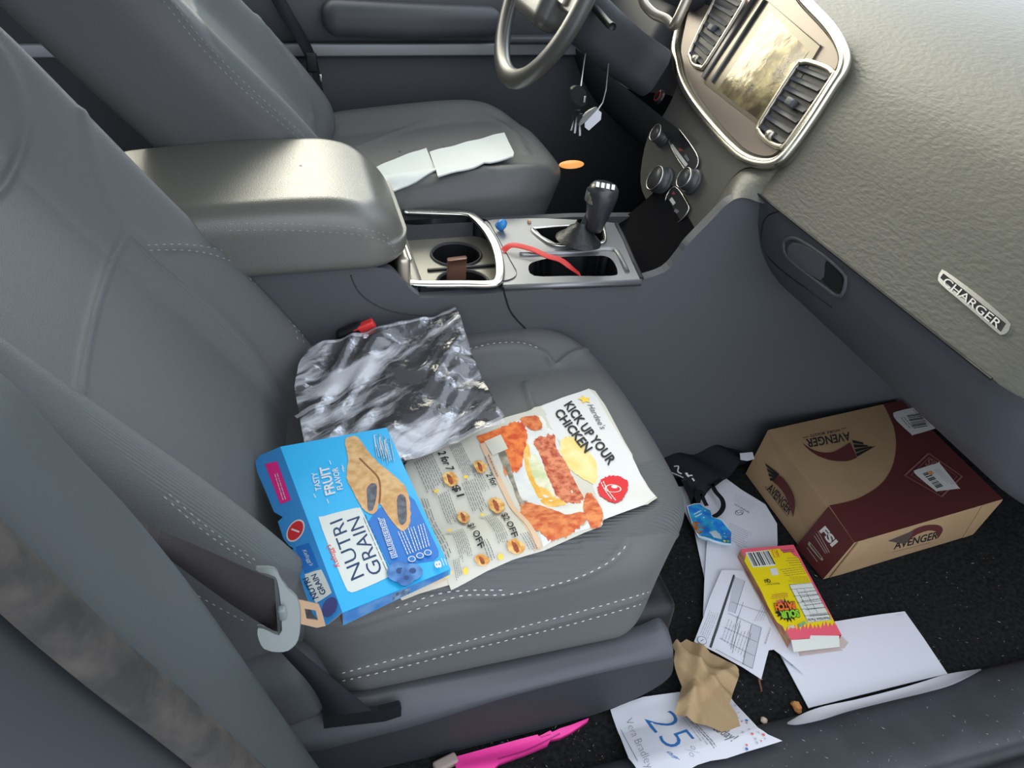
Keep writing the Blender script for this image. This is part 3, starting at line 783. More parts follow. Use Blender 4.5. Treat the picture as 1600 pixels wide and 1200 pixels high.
# latch: a recessed pull
a = Acc(); Pl = tr(glove_bv, [(1226, 382), (1232, 373), (1250, 374), (1290, 400), (1318, 425), (1323, 437), (1318, 458), (1308, 461), (1290, 448), (1235, 405)], .001, 4, True)
if len(Pl) > 5:
    c = sum(Pl)/len(Pl); tube(a, Pl, .003, plastic, 8, closed=True)
    nn = np.array([-.8, 0, -.3])
    a.add([p for p in Pl]+[c], [[i, (i+1) % len(Pl), len(Pl)] for i in range(len(Pl))], plastic_d)
a.build('latch_recess', gl)
a = Acc(); Pl2 = tr(glove_bv, [(1262, 385), (1290, 402), (1292, 415), (1285, 436), (1240, 405), (1234, 392), (1240, 380)], .004, 3, True)
if len(Pl2) > 5: prism(a, Pl2, (.006, 0, .004), plastic)
a.build('latch_handle', gl)
a = Acc(); Pl3 = tr(glove_bv, [(1294, 408), (1316, 428), (1320, 440), (1314, 456), (1289, 437)], .0035, 3, True)
if len(Pl3) > 5: c = sum(Pl3)/len(Pl3); a.add(Pl3+[c], [[i, (i+1) % len(Pl3), len(Pl3)] for i in range(len(Pl3))], black_pl); a.build('latch_opening', gl)

# centre stack: one leaning plane turned slightly to the driver
le, yw = math.radians(25), math.radians(3)
SO = np.array([.722, 1.0, .63]); LAT = np.array([math.sin(yw), math.cos(yw), 0]); SN = np.array([-math.cos(yw)*math.cos(le), math.sin(yw)*math.cos(le), math.sin(le)]); SU = np.cross(SN, LAT); SU = SU if SU[2] > 0 else -SU
def sp(u, v, off=0): return pp(u, v, SO+SN*off, SN)
def spl(px, off=0, n=5, closed=True): return [sp(x, y, off) for x, y in (cr(px, n, closed) if n else px)]
frame_m = mat('bezel_bronze', '857b72', .42, .5)
a = Acc()    # body of the stack, down to the console
body = spl([(1055, 70), (1060, 125), (1040, 175), (1012, 215), (1001, 285), (1020, 327), (1046, 354), (1074, 379), (1100, 350), (1133, 292), (1165, 262), (1215, 264), (1250, 235), (1322, 110), (1300, 45), (1240, -10), (1150, -60), (1075, -20)], -.004, 4)
prism(a, body, -SN*.11, mat('stack_plastic', '4e4e4a', .4, spec=.5, bump=.0002, scale=500)); a.build('center_stack', dash, bevel=.006)
# wing that joins the stack to the upper panel
a = Acc()
E1 = [sp(1075, 382, -.004), sp(1100, 350, -.004), sp(1133, 292, -.004), sp(1165, 264, -.004), sp(1215, 264, -.004), sp(1252, 228, -.004)]
E2 = [py(1077, 380, .999), py(1110, 346, .999), py(1138, 318, .999), py(1162, 309, .995), py(1215, 318, .975), py(1275, 262, .962)]
W0 = [E1, [(p*.5+q*.5)+np.array([-.004, 0, .002]) for p, q in zip(E1, E2)], E2]
rows = [cr([r[i] for r in W0], 5) for i in range(len(E1))]; rows = [list(x) for x in zip(*rows)]; rows = [cr(r, 5) for r in rows]
a.add([p for r in rows for p in r], gridf(len(rows), len(rows[0])), dashm); a.build('side_wing', dash)
# chrome rim of the bezel
rim = [(1057, 60), (1058, 100), (1066, 130), (1083, 160), (1110, 195), (1140, 228), (1165, 248), (1192, 256), (1216, 252), (1238, 230), (1270, 185), (1300, 138), (1316, 112), (1320, 90), (1312, 66), (1295, 40), (1262, 5), (1225, -35), (1150, -60), (1090, -30)]
a = Acc(); P = spl(rim, .002, 6); sweep(a, P, rrect(.0082, .008, .006, 4), mat('warm_chrome', 'dcd8c8', .22, 1), up=SN, closed=True); a.build('bezel_rim', dash, 'polished bezel rim')
a = Acc(); inner = spl([(1066, 62), (1068, 98), (1078, 126), (1094, 152), (1120, 186), (1148, 217), (1170, 236), (1192, 243), (1210, 240), (1228, 221), (1260, 176), (1290, 130), (1306, 106), (1309, 90), (1302, 70), (1286, 48), (1255, 15), (1220, -22), (1150, -48), (1092, -22)], .001, 5)
prism(a, inner, -SN*.01, frame_m); a.build('bezel', dash)
# screen
a = Acc(); scr = spl([(1192, -2), (1283, 72), (1200, 205), (1100, 128)], .0022, 0); prism(a, scr, -SN*.004, mat('screen_frame', '77705f', .3, .4)); a.build('screen_frame', dash, bevel=.003)
a = Acc(); glass = mat('screen_glass_glare', '5b5240', .16, .4, spec=.9, c2='a3966c', vscale=30, var=.3, bump=.0004, scale=60)  # warm glare on the glass is put into its mottled colour
scr = spl([(1204, 18), (1264, 80), (1187, 188), (1121, 140)], .0026, 0); prism(a, scr, -SN*.002, glass); a.build('screen', dash, 'screen with warm glare put into its colour')
a = Acc(); sweep(a, spl([(1196, 0), (1112, 128)], .004, 0), rrect(.004, .003, .002), plastic_d, up=SN); sweep(a, spl([(1182, -8), (1098, 122)], .004, 0), rrect(.006, .003, .002), mat('bezel_dark', '4d4a4c', .35, .3), up=SN); a.build('screen_side_trim', dash)
# vents
def vent(T1, T2, B2, B1, label):
    """corner px, going round"""
    v = thing('x', '', ''); bpy.data.objects.remove(v)
    c = [(T1, T2, B2, B1)]
    pr = []
    q = [T1, T2, B2, B1]
    acc = Acc(); loop = []
    for i in range(4):
        p, a0, b0 = np.array(q[i], float), np.array(q[i-1], float), np.array(q[(i+1) % 4], float)
        da = (a0-p)/np.linalg.norm(a0-p)*min(16, np.linalg.norm(a0-p)*.42); db = (b0-p)/np.linalg.norm(b0-p)*min(16, np.linalg.norm(b0-p)*.42)
        loop += [p+da, p+da*.3+db*.3, p+db]
    P = [sp(x, y, .004) for x, y in cr(loop, 3, True)]
    sweep(acc, P, rrect(.0042, .004, .003, 3), silver, up=SN, closed=True)
    fr = acc.build('air_vent', dash, label)
    acc = Acc(); prism(acc, [sp(x, y, .0028) for x, y in cr(loop, 3, True)], -SN*.001, black_pl); acc.build('vent_cavity', fr)
    A0, A1, B0_, B1_ = [sp(*p, .004) for p in (T1, T2, B1, B2)]
    for k in range(7):
        t = .10+.8*k/6; acc = Acc(); p0 = A0+(B0_-A0)*t; p1 = A1+(B1_-A1)*t; d = (p1-p0); p0 = p0+d*.08; p1 = p1-d*.08
        upv = SN*.8+SU*.6
        sweep(acc, [p0, (p0+p1)/2, p1], rrect(.006, .0012, .001, 2), plastic_d, up=upv); acc.build('slat', fr)
    acc = Acc(); c = (A0+A1+B0_+B1_)/4; rbox(acc, c+SN*.004, (.011, .007, .006), .004, plastic, axes=np.array([np.cross(SU, SN), SU, SN])); acc.build('vent_tab', fr)
    acc = Acc(); c = (B0_+B1_)/2+(A0-B0_)*.07; lathe(acc, c-np.cross(SU, SN)*.006+SN*.001, np.cross(SU, SN), [(.001, 0), (.008, 0), (.008, .012), (.001, .012)], silver, 20); acc.build('vent_wheel', fr)
vent((1252, 92), (1308, 112), (1222, 236), (1180, 205), 'right-hand vent beside the screen')
vent((1128, -22), (1167, -2), (1096, 112), (1074, 90), 'left-hand vent beside the screen')
# climate controls
def knob(px, r, off=.0, lab=None):
    c = sp(*px, 0); acc = Acc(); lathe(acc, c-SN*.003, SN, [(r*1.18, 0), (r*1.18, .004), (r*1.08, .006), (r, .007), (r*.96, .018), (r*.9, .022), (.0001, .022)], mat('knob_dark', '3b3d40', .35, spec=.5), 32)
    kb = acc.build('knob', dash)
    acc = Acc(); lathe(acc, c-SN*.003, SN, [(r*.97, .0205), (r*.99, .0225), (r*.92, .0235), (r*.88, .0225)], chrome, 32); acc.build('knob_ring', kb)
for p, r in (((1036, 213), .018), ((1035, 284), .025), ((1081, 284), .020)): knob(p, r)
panel_m = mat('button_panel', '26282a', .3, spec=.5)
def outl_panel(px, bits, nm):
    acc = Acc(); prism(acc, spl(px, .0005, 3), -SN*.006, panel_m); p = acc.build(nm, dash, bevel=.001)
    acc = Acc(); tube(acc, spl(px, .001, 4), .0014, chrome, 6, closed=True); acc.build('panel_edge', p)
    acc = Acc(); Sh = Sheet(acc, sp(1060, 240, .0008), sp(1060, 240, .0008)+LAT, sp(1060, 240, .0008)+SU)
    for q, mm in bits: Sh.poly(q, mm)
    acc.build('button_marks', p)
whp = mat('label_white', 'd6d6ce', .5); redp = mat('red_mark', '9c3b38', .5)
outl_panel([(1046, 222), (1058, 203), (1064, 206), (1088, 240), (1090, 258), (1078, 270), (1068, 262)], [([(1047, 228), (1051, 225), (1075, 257), (1071, 261)], whp), ([(1063, 226), (1068, 236), (1060, 236)], redp), ([(1072, 241), (1078, 250), (1075, 253), (1069, 244)], ink_g)], 'hazard_panel')
outl_panel([(1040, 312), (1055, 292), (1074, 318), (1075, 330), (1062, 346), (1052, 345)], [([(1046, 312), (1050, 308), (1056, 317), (1052, 321)], whp), ([(1052, 298), (1056, 304), (1050, 304)], redp), ([(1056, 326), (1062, 330), (1058, 334), (1053, 330)], ink_g)], 'mode_panel')
a = Acc(); lathe(a, sp(1031, 152, .0), SN, [(.0001, .006), (.012, .006), (.015, 0)], panel_m, 24); lathe(a, sp(1031, 152, .0), SN, [(.008, .007), (.010, .0075), (.011, .0065)], redp, 24); a.build('start_button', dash)
# badge on the passenger side
bp = [on(dash_bv, *p) for p in ((1466, 428), (1577, 505), (1560, 520), (1450, 440))]
bc = on(dash_bv, 1518, 473, .0); bx = on(dash_bv, 1577, 512)-on(dash_bv, 1464, 432); bx /= np.linalg.norm(bx)
bnm = hit(1518, 473, dash_bv)[1]; bnm = bnm if bnm.dot(CAM-bc) > 0 else -bnm; bnm -= bx*bx.dot(bnm); bnm /= np.linalg.norm(bnm)
a = Acc(); Sb = Sheet(a, bc+bnm*.003, bc+bnm*.003+bx, bc+bnm*.003+np.cross(bnm, bx))
def badge_px(px, off, m, th):
    P = [pp(x, y, bc+bnm*off, bnm) for x, y in px]; prism(a, P, -bnm*th, m)
badge_px(cr([(1466, 433), (1470, 424), (1478, 424), (1530, 462), (1574, 500), (1578, 510), (1574, 519), (1566, 523), (1556, 518), (1510, 478), (1470, 444)], 3, True), .003, chrome, .005)
badge_px([(1469, 434), (1474, 427), (1571, 505), (1563, 518)], .0036, ink, .001)
Sb.base_off = .001
Sb.text('CHARGER', (1472, 442), (1559, 514), (1477, 430), mat('badge_letter', 'e6e6e0', .3, .6), bold=.004, shear=.25)
a.build('badge', dash, 'small chrome-framed name badge')
# instrument hood and cluster rim by the wheel
a = Acc(); rbox(a, (.87, 1.64, .80), (.12, .17, .05), .045, plastic_d, n=5); a.build('instrument_hood', dash)
a = Acc(); tube(a, cr([py(1003, -6, 1.42), py(1008, 8, 1.41), py(1022, 22, 1.39), py(1040, 30, 1.37), py(1052, 40, 1.35), py(1060, 28, 1.34), py(1075, -5, 1.34)], 6), .009, silver, 10); a.build('cluster_trim', dash, 'silver cluster trim')

# ------------------------------------------------------------------ steering wheel and column
wh = thing('steering_wheel', 'dark steering wheel with silver-lit rim at the top of the view', 'steering wheel', (.52, 1.5, .79))
wl = math.radians(24); WU = np.array([math.sin(wl), 0, math.cos(wl)]); WN = np.array([-math.cos(wl), 0, math.sin(wl)]); WY = np.array([0, 1, 0])
WC = np.array([.497, 1.49, .80]); WR = .178
rimm = mat('wheel_leather', '4a4a47', .3, spec=.7, bump=.0002, scale=600)
a = Acc(); P = [WC+WR*(WU*math.cos(t)+WY*math.sin(t)) for t in np.linspace(0, 2*math.pi, 72, endpoint=False)]
sweep(a, P, circ(.019, 14, .015), rimm, up=WN, closed=True); a.build('rim', wh)
a = Acc(); rbox(a, WC-WN*.0, (.085, .075, .03), .025, rimm, axes=np.array([WY, WU, WN]), n=4); a.build('hub', wh)
for an, w_ in ((90, .028), (-90, .028)):
    a = Acc(); t = math.radians(an); d = WU*math.cos(t)+WY*math.sin(t); s_ = np.cross(WN, d)
    rbox(a, WC+d*.115-WN*.005, (.055, w_, .008), .006, silver if an == 180 else rimm, axes=np.array([d, s_, WN])); a.build('spoke', wh)
a = Acc()
for k in (-1, 1): rbox(a, WC-WY*.10*1+WU*.012*k+WN*.006, (.02, .008, .005), .003, silver, axes=np.array([WY, WU, WN]))
a.build('spoke_buttons', wh)
colm = thing('steering_column', 'dark steering column cover below the wheel', 'steering column', (.65, 1.5, .7))
a = Acc(); sweep(a, [WC-WN*.03-WU*.01, WC-WN*.12-WU*.03, WC-WN*.20-WU*.045, WC-WN*.27-WU*.05], rrect(.05, .05, .03, 5), plastic_d, up=WU); a.build('column_cover', colm)
a = Acc(); tube(a, [WC-WN*.08-WY*.04, WC-WN*.08-WY*.13-WU*.01, WC-WN*.07-WY*.17-WU*.01], .007, black_pl); a.build('stalk', colm)

# ------------------------------------------------------------------ door pillar and belts
pil = Acc(); pm = mat('pillar_plastic', '454a4c', .5, spec=.4, bump=.0002, scale=600); sealm = mat('rubber_seal', '262524', .8, bump=.003, scale=70, c2='443f3a', vscale=26)
def ext(r): d = r[0]-r[6]; d /= np.linalg.norm(d); d = d*.6+np.array([-.18, .06, .78]); d /= np.linalg.norm(d); return [r[0]+d*k for k in (.52, .40, .28, .16, .07)]+r
def rows3(specs): return [ext(cr([py(x, y, Y) for x, y in px], 6)) for px, Y in specs]
E0 = [(-60, 540), (20, 600), (110, 700), (205, 800), (305, 925), (400, 1060), (470, 1160), (540, 1260), (600, 1360)]
R = rows3([(E0, .435), (E0, .425), ([(x-6, y+4) for x, y in E0], .41)])
mid = rows3([([(-150, 700), (-60, 770), (20, 840), (110, 930), (200, 1010), (300, 1095), (390, 1175), (480, 1270), (560, 1380)], .345)])[0]
rows_ = [[p+np.array([-.05, .06, .01]) for p in R[0]], R[0], R[1], R[2], [p*.5+q*.5+np.array([0, -.006, .004]) for p, q in zip(R[2], mid)], mid]
pil.add([p for r in rows_ for p in cr(r, 1)], gridf(len(rows_), len(rows_[0])), pm)
s0 = rows3([([(-170, 760), (-80, 830), (0, 905), (90, 990), (180, 1070), (280, 1150), (380, 1240), (470, 1340), (560, 1450)], .325)])[0]
low = [p+np.array([-.10, -.035, -.05]) for p in s0]
low2 = [p+np.array([-.16, .10, -.05]) for p in s0]
rows2 = [mid, [p+np.array([-.012, -.002, -.014]) for p in mid], s0, [p*.5+q*.5+np.array([-.01, -.012, .0]) for p, q in zip(s0, low)], low, low2, rows_[0]]
pil.add([p for r in rows2 for p in r], gridf(len(rows2), len(rows2[0])), mat('pillar_outer', '25292d', .4, spec=.4))
struct('trim_3', pil)
pil = Acc(); tube(pil, [p*.45+q*.55+np.array([0, -.008, .006]) for p, q in zip(mid, s0)], .016, sealm, 12); struct('trim_4', pil)

belt = thing('passenger_seat_belt', 'dark webbing with grey tongue hanging beside the near side of the passenger seat', 'seat belt', tuple(py(440, 960, .49)))
a = Acc()
def ribbon(acc, L, Rr, m, th=.0012):
    n = len(L); L = np.array(L); Rr = np.array(Rr); V = []
    for i in range(n):
        t = L[min(i+1, n-1)]-L[max(i-1, 0)]; w_ = Rr[i]-L[i]; nn = np.cross(t, w_); nn /= np.linalg.norm(nn)+1e-9
        V += [L[i]+nn*th/2, Rr[i]+nn*th/2, Rr[i]-nn*th/2, L[i]-nn*th/2]
    acc.add(V, gridf(n, 4, False, True)+[[0, 1, 2, 3], [4*n-1, 4*n-2, 4*n-3, 4*n-4]], m)
L = cr([py(150, 770, .46), py(215, 812, .462), py(320, 858, .47), py(380, 885, .478), py(428, 905, .485)], 6)
Rr = cr([py(150, 775, .45), py(215, 835, .45), py(300, 900, .462), py(370, 950, .475), py(434, 990, .485)], 6)
ribbon(a, L, Rr, webbing); a.build('webbing', belt)
a = Acc()
L = cr([py(436, 990, .487), py(476, 1024, .49), py(515, 1056, .494), py(553, 1087, .50), py(592, 1119, .511)], 5)
Rr = cr([py(425, 1004, .487), py(455, 1036, .49), py(482, 1066, .494), py(500, 1095, .50), py(512, 1129, .511)], 5)
ribbon(a, L, Rr, mat('belt_webbing_dark', '24262b', .8, spec=.2)); a.build('webbing', belt, 'darker lap strap')
TN = np.array([.15, -.8, .55]); TN /= np.linalg.norm(TN); TO = py(440, 955, .482)
def tp(px, off=0, n=3): return [pp(x, y, TO+TN*off, TN) for x, y in (cr(px, n, True) if n else px)]
a = Acc(); tg = mat('tongue_plastic', '7c8483', .4, spec=.5)
prism(a, tp([(402, 888), (430, 889), (440, 905), (452, 922), (466, 936), (470, 965), (466, 1000), (450, 1016), (425, 1018), (408, 1008), (402, 985), (412, 982), (436, 992), (441, 975), (437, 930), (432, 905), (424, 898), (405, 893)], .004), -TN*.009, tg); a.build('tongue_frame', belt, 'grey plastic loop', bevel=.0022)
a = Acc(); brass = mat('warm_steel', '9c8166', .4, .6)
tongue_o = tp([(460, 936), (472, 938), (498, 944), (503, 956), (509, 978), (495, 981), (470, 975), (463, 972)], .002, 0); hole = tp([(476, 951), (493, 954), (497, 969), (479, 967)], .002, 0)
loops = [[Vector(p) for p in tongue_o], [Vector(p) for p in hole]]; tri = tessellate_polygon(loops); flat = tongue_o+hole; n = len(flat)
a.add(flat+[p-TN*.0025 for p in flat], [list(t) for t in tri]+[[i+n for i in t][::-1] for t in tri]+[[i, (i+1) % 8, (i+1) % 8+n, i+n] for i in range(8)]+[[8+i, 8+(i+1) % 4, 8+(i+1) % 4+n, 8+i+n] for i in range(4)], brass, False)
a.build('tongue', belt, 'brass-toned metal tongue')
a = Acc(); rbox(a, TO+TN*.006+np.array([0, 0, -.0]), (.004, .004, .008), .003, tg); a.build('stop_button', belt)

buc = thing('seat_buckle', 'black buckle with a red button beside the console', 'buckle', tuple(py(560, 515, .99)))
a = Acc(); c = py(550, 522, .985); AX = np.array([[.9, -.1, .42], [.1, .99, 0], [-.42, 0, .9]]); rbox(a, c-AX[2]*.03, (.022, .010, .045), .008, black_pl, axes=AX, n=4); a.build('buckle_body', buc)
a = Acc(); rbox(a, py(569, 512, .98), (.017, .007, .008), .003, mat('red_button', 'e23b3b', .4), axes=AX); a.build('release_button', buc, 'red release button')

dbelt = thing('driver_seat_belt', 'dark belt running down the door side of the driver seat', 'seat belt', (.1, 1.8, .6))
a = Acc(); L = cr([py(395, -60, 1.80), py(430, 10, 1.80), py(478, 90, 1.79), (py(498, 150, 1.77)), py(515, 200, 1.74)], 5); Rr = cr([py(415, -60, 1.81), py(452, 10, 1.82), py(492, 85, 1.81), py(506, 150, 1.78), py(520, 200, 1.75)], 5)
ribbon(a, L, Rr, mat('belt_webbing_dark', '24262b', .8)); a.build('webbing', dbelt)
a = Acc(); rbox(a, py(487, 98, 1.78), (.012, .004, .02), .004, black_pl); rbox(a, py(501, 122, 1.77), (.003, .002, .008), .0015, chrome); a.build('tongue', dbelt)

# ------------------------------------------------------------------ things on the driver's side
nap = mat('white_napkin', 'dfe6e4', .9, spec=.15, bump=.0004, scale=500)
def dh(x, y):
    r = dc_bv.ray_cast(Vector((x, y, .9)), Vector((0, 0, -1))); return r[0][2] if r[0] else .48
def napkin(px, dz, label, k):
    P = [hit(x, y, dc_bv)[0] for x, y in (px[0], px[2], px[k])]; P = [p+np.array([0, 0, dz]) for p in P]
    acc = Acc(); S0 = Sheet(acc, *P); nn = S0.n
    def h(a_, b_):
        q = S0.o+S0.e1*a_+S0.e2*b_; return max(0, dh(q[0], q[1])-q[2]+dz)*nn[2]+.0008*math.sin(a_*90+b_*40)
    S0.h = h; S0.base(px, nap, th=.003)
    return tag(acc.build('paper_napkin', None), label, 'napkin', 'folded white napkins on the driver seat')
napkin([(586, 262), (620, 247), (666, 231), (674, 250), (684, 272), (650, 286), (614, 298), (598, 280)], .004, 'shorter folded white napkin on the driver seat, next to the armrest', 6)
napkin([(671, 237), (730, 221), (788, 207), (795, 222), (803, 238), (802, 243), (740, 261), (684, 275), (677, 255)], .006, 'longer folded white napkin on the driver seat, nearer the wheel', 7)

keys = thing('key_bunch', 'bunch of keys with a white tag hanging below the steering column', 'keys', tuple(py(915, 170, 1.38)))
a = Acc(); wire = mat('bright_wire', 'd0d0d0', .3, .8); YK = 1.38
tube(a, [py(915, 84, YK), py(911, 110, YK), py(908, 134, YK)], .0012, wire); tube(a, [py(951, 100, YK), py(947, 140, YK), py(942, 160, YK), py(932, 175, YK)], .0013, wire); a.build('chain', keys)
a = Acc(); prism(a, [py(x, y, YK-.004) for x, y in [(914, 192), (934, 171), (940, 176), (939, 187), (920, 204), (914, 199)]], (0, .002, 0), paper); a.build('tag', keys, 'white paper tag')
a = Acc(); prism(a, [py(x, y, YK) for x, y in cr([(905, 192), (915, 177), (930, 168), (933, 172), (920, 184), (907, 196)], 3, True)], (0, .003, 0), mat('grey_fob', '8c8f8c', .4, .3)); a.build('fob', keys, bevel=.0008)
a = Acc(); prism(a, [py(x, y, YK+.004) for x, y in cr([(893, 140), (904, 135), (916, 142), (916, 160), (908, 166), (896, 158)], 3, True)], (0, .008, 0), black_pl); a.build('remote', keys, bevel=.002)
a = Acc(); rbox(a, py(913.5, 155, YK), (.002, .001, .006), .0008, wire); a.build('remote_mark', keys)
for i, (x0, y0, x1, y1) in enumerate(((903, 172, 898, 208), (906, 178, 906, 212), (900, 178, 893, 204))):
    a = Acc(); p, q = py(x0, y0, YK+.002*i), py(x1, y1, YK+.002*i); d = (q-p)/np.linalg.norm(q-p)
    sweep(a, [p, p+d*.012, p+d*.013, q], lambda t: rrect(.005 if t < .5 else .0025, .0008, .0007, 2), mat('key_steel', '77797c', .3, .9), up=(0, 1, 0)); a.build('key', keys)
a = Acc(); lathe(a, py(893, 257, 1.45), (-.2, -.5, .8), [(.0001, .004), (.010, .003), (.013, 0)], mat('orange_emission', 'f0a050', .4, emit=.4), 20)  # emissive disc standing in for an orange glow streak
for i in range(len(a.v)): a.v[i] = py(893, 257, 1.45)+(a.v[i]-py(893, 257, 1.45))*np.array([2.1, 1, .7])
tag(a.build('orange_glow', None), 'small glowing orange disc in the dark driver footwell', 'light')
a = Acc(); pm_ = np.array([.98, 1.5, .16])
rbox(a, (.93, 1.42, .20), (.012, .05, .035), .008, black_pl); rbox(a, (.95, 1.42, .32), (.008, .012, .11), .005, black_pl)
tag(a.build('brake_pedal', None), 'black brake pedal in the dark driver footwell', 'pedal')

a = Acc(); cpos = pz(783, 352, ZT+.012)
lathe(a, cpos, (.5, -.3, .8), [(.0001, .010), (.006, .010), (.0085, .004), (.009, -.006), (.0001, -.006)], mat('blue_plastic', '2f86cf', .35), 20); o = tag(a.build('bottle_cap', None), 'tiny blue cap standing on the console behind the gear lever', 'cap')
a = Acc()
strap = cr([pz(786, 392, ZT+.004), pz(800, 383, ZT+.012), pz(830, 389, ZT+.012), pz(855, 400, ZT+.010), pz(875, 406, ZT+.006), pz(892, 418, ZT-.004), pz(906, 429, ZT-.02)], 6)
sweep(a, strap, rrect(.0058, .0008, .0007, 2), mat('red_ribbon', 'd23c38', .5), up=(0, -.3, 1)); tag(a.build('red_strap', None), 'red ribbon trailing over the console plate into the storage slot', 'ribbon')
a = Acc()
W1 = [pz(x, y, ZT-.01) for x, y in [(700, 402), (724, 408), (724, 440), (703, 440)]]; c = np.array([sum(p[0] for p in W1)/4, 1.095, ZT-.035])
S_ = [(x, y) for x, y in rrect(.016, .004, .003, 3)]
sweep(a, [np.array([.243, 1.105, ZT-.10]), np.array([.243, 1.098, ZT-.05]), np.array([.242, 1.090, ZT-.005]), np.array([.241, 1.085, ZT+.012])], S_, mat('brown_leather', '7d5a4b', .6), up=(0, 1, 0))
tag(a.build('leather_pouch', None), 'brown leather strip standing in the nearer cup holder', 'pouch')
a = Acc(); rbox(a, pz(827, 346, ZT+.004), (.003, .0035, .003), .0015, mat('crumb_tan', 'c9a888', .8)); tag(a.build('crumb', None), 'single pale crumb on the console beside the chrome shift frame', 'crumb')

# ------------------------------------------------------------------ things on the passenger seat
def sh_(x, y, default=.34):
    r = cush_bv.ray_cast(Vector((x, y, .9)), Vector((0, 0, -1))); return r[0][2] if r[0] else default
def drape(S0, dz, stiff=.0, extra=None):
    def h(a_, b_):
        q = S0.o+S0.e1*a_+S0.e2*b_; v = (sh_(q[0], q[1])-q[2]+dz)
        v = max(v, -stiff) if stiff else v
        return v*S0.n[2]+(extra(a_, b_) if extra else 0)
    return h
ZS = .352
def M1(X, Y): return (620+X/3.636, 600+Y/3.636)
def L1(*p): return [M1(x, y) for x, y in p]
a = Acc(); S = Sheet(a, pz(665, 820, ZS), pz(960, 700, ZS), pz(700, 700, ZS))
S.h = drape(S, .004, extra=lambda a_, b_: .0012*math.sin(a_*55+2)*math.sin(b_*40+a_*20)+.001)
S.base([(920, 607), (930, 611), (945, 632), (960, 660), (976, 690), (988, 710), (990, 724), (1008, 752), (1027, 778), (1012, 788), (985, 793), (970, 800), (943, 812), (940, 822), (900, 838), (850, 862), (800, 882), (760, 900), (705, 922), (700, 912), (685, 870), (665, 820), (648, 770), (632, 727), (640, 717), (700, 695), (745, 672), (790, 652), (830, 640), (850, 632), (880, 622)], paper_y, th=.0006)
wht = mat('bright_print_white', 'd9dad8', .8)
S.poly(L1((820, 130), (1090, 30), (1140, 80), (1200, 190), (1330, 400), (1470, 640), (1400, 690), (1180, 770), (1100, 500), (900, 300)), wht)
chick = mat('print_fried', 'c0532c', .8, c2='dd8a50', vscale=90); chick2 = mat('print_tender', 'a8442c', .8, c2='d98862', vscale=120); chz = mat('print_cheese', 'e0a83c', .8, c2='f0c878', vscale=50); chip = mat('print_chip', 'e8cd7a', .8, c2='f0dca0', vscale=40)
redsk = mat('print_orange', 'c8441f', .8, c2='e8823c', vscale=80); grn = mat('print_greyjar', '6e6a5a', .8, c2='a8a08c', vscale=70); pale = mat('print_pale', 'cfd3d2', .8, c2='e2e2da', vscale=30)
S.poly(L1((680, 210), (820, 180), (900, 290), (1060, 640), (1170, 800), (900, 880), (830, 930), (720, 700), (620, 520), (560, 300)), pale)
S.poly(L1((590, 560), (830, 940), (780, 960), (640, 700)), mat('print_wood', 'c9b498', .8, c2='dccbb0', vscale=30))
S.blob(L1((930, 330), (980, 300), (1040, 330), (1135, 450), (1130, 560), (1080, 550), (1000, 500), (940, 420)), chip, 1, .06)
S.blob(L1((720, 345), (750, 350), (770, 440), (850, 590), (965, 675), (870, 700), (790, 620), (735, 490)), chz, 2, .04)
S.blob(L1((750, 430), (800, 420), (900, 640), (850, 600), (790, 560)), mat('print_lettuce', 'e3e0c6', .8, c2='c6cc9c', vscale=60), 2, .1)
S.blob(L1((780, 320), (890, 290), (905, 360), (960, 450), (1000, 530), (1055, 640), (1020, 680), (930, 660), (860, 530), (810, 400)), chick2, 3, .05)
S.blob(L1((740, 670), (870, 710), (960, 745), (1050, 730), (1072, 780), (1000, 850), (900, 890), (850, 880), (740, 790), (700, 710)), chick, 4, .06)
S.blob(L1((1070, 640), (1110, 630), (1165, 720), (1160, 800), (1100, 810), (1060, 720)), chick, 5, .05)
S.blob(L1((590, 260), (700, 220), (740, 290), (720, 400), (700, 480), (620, 520), (600, 430)), redsk, 6, .07)
S.blob(L1((700, 200), (790, 180), (825, 250), (760, 262)), chick, 7, .06)
S.poly(L1((452, 300), (585, 252), (600, 300), (480, 345)), redsk)
S.poly(L1((470, 345), (500, 335), (820, 930), (795, 945)), mat('print_stripe', 'd8b89a', .8))
S.blob(L1((580, 400), (620, 395), (700, 640), (740, 665), (700, 680), (650, 560)), grn, 8, .08)
S.poly(L1((497, 330), (590, 290), (632, 372), (545, 410)), mat('print_blank', 'd2cfbf', .8))
S.text('KICK UP YOUR', M1(948, 122), M1(1205, 468), M1(990, 96), ink, bold=.03)
S.text('CHICKEN', M1(893, 165), M1(1070, 398), M1(935, 138), ink, bold=.03)
S.text("Hardee's", M1(1080, 120), M1(1160, 265), M1(1110, 112), mat('print_slate', '4b5560', .8), shear=.3)
st = np.array(S.ab(*M1(1066, 92))); S.poly([tuple(st+(.011 if i % 2 == 0 else .005)*np.array([math.cos(i*math.pi/5), math.sin(i*math.pi/5)])) for i in range(10)], mat('print_yellow', 'f0cc50', .8), raw=True)
red = mat('print_red', 'd4282f', .8)
S.blob(L1((1165, 545), (1240, 525), (1310, 560), (1300, 630), (1250, 680), (1180, 660), (1140, 610)), red, 9, .05)
S.disc(M1(1228, 600), .0105, wht); S.disc(M1(1228, 600), .009, red); S.disc(M1(1235, 590), .004, wht)
S.para(M1(1160, 565), M1(1235, 680), M1(1172, 558), 2, wht, w=.8, seed=4)
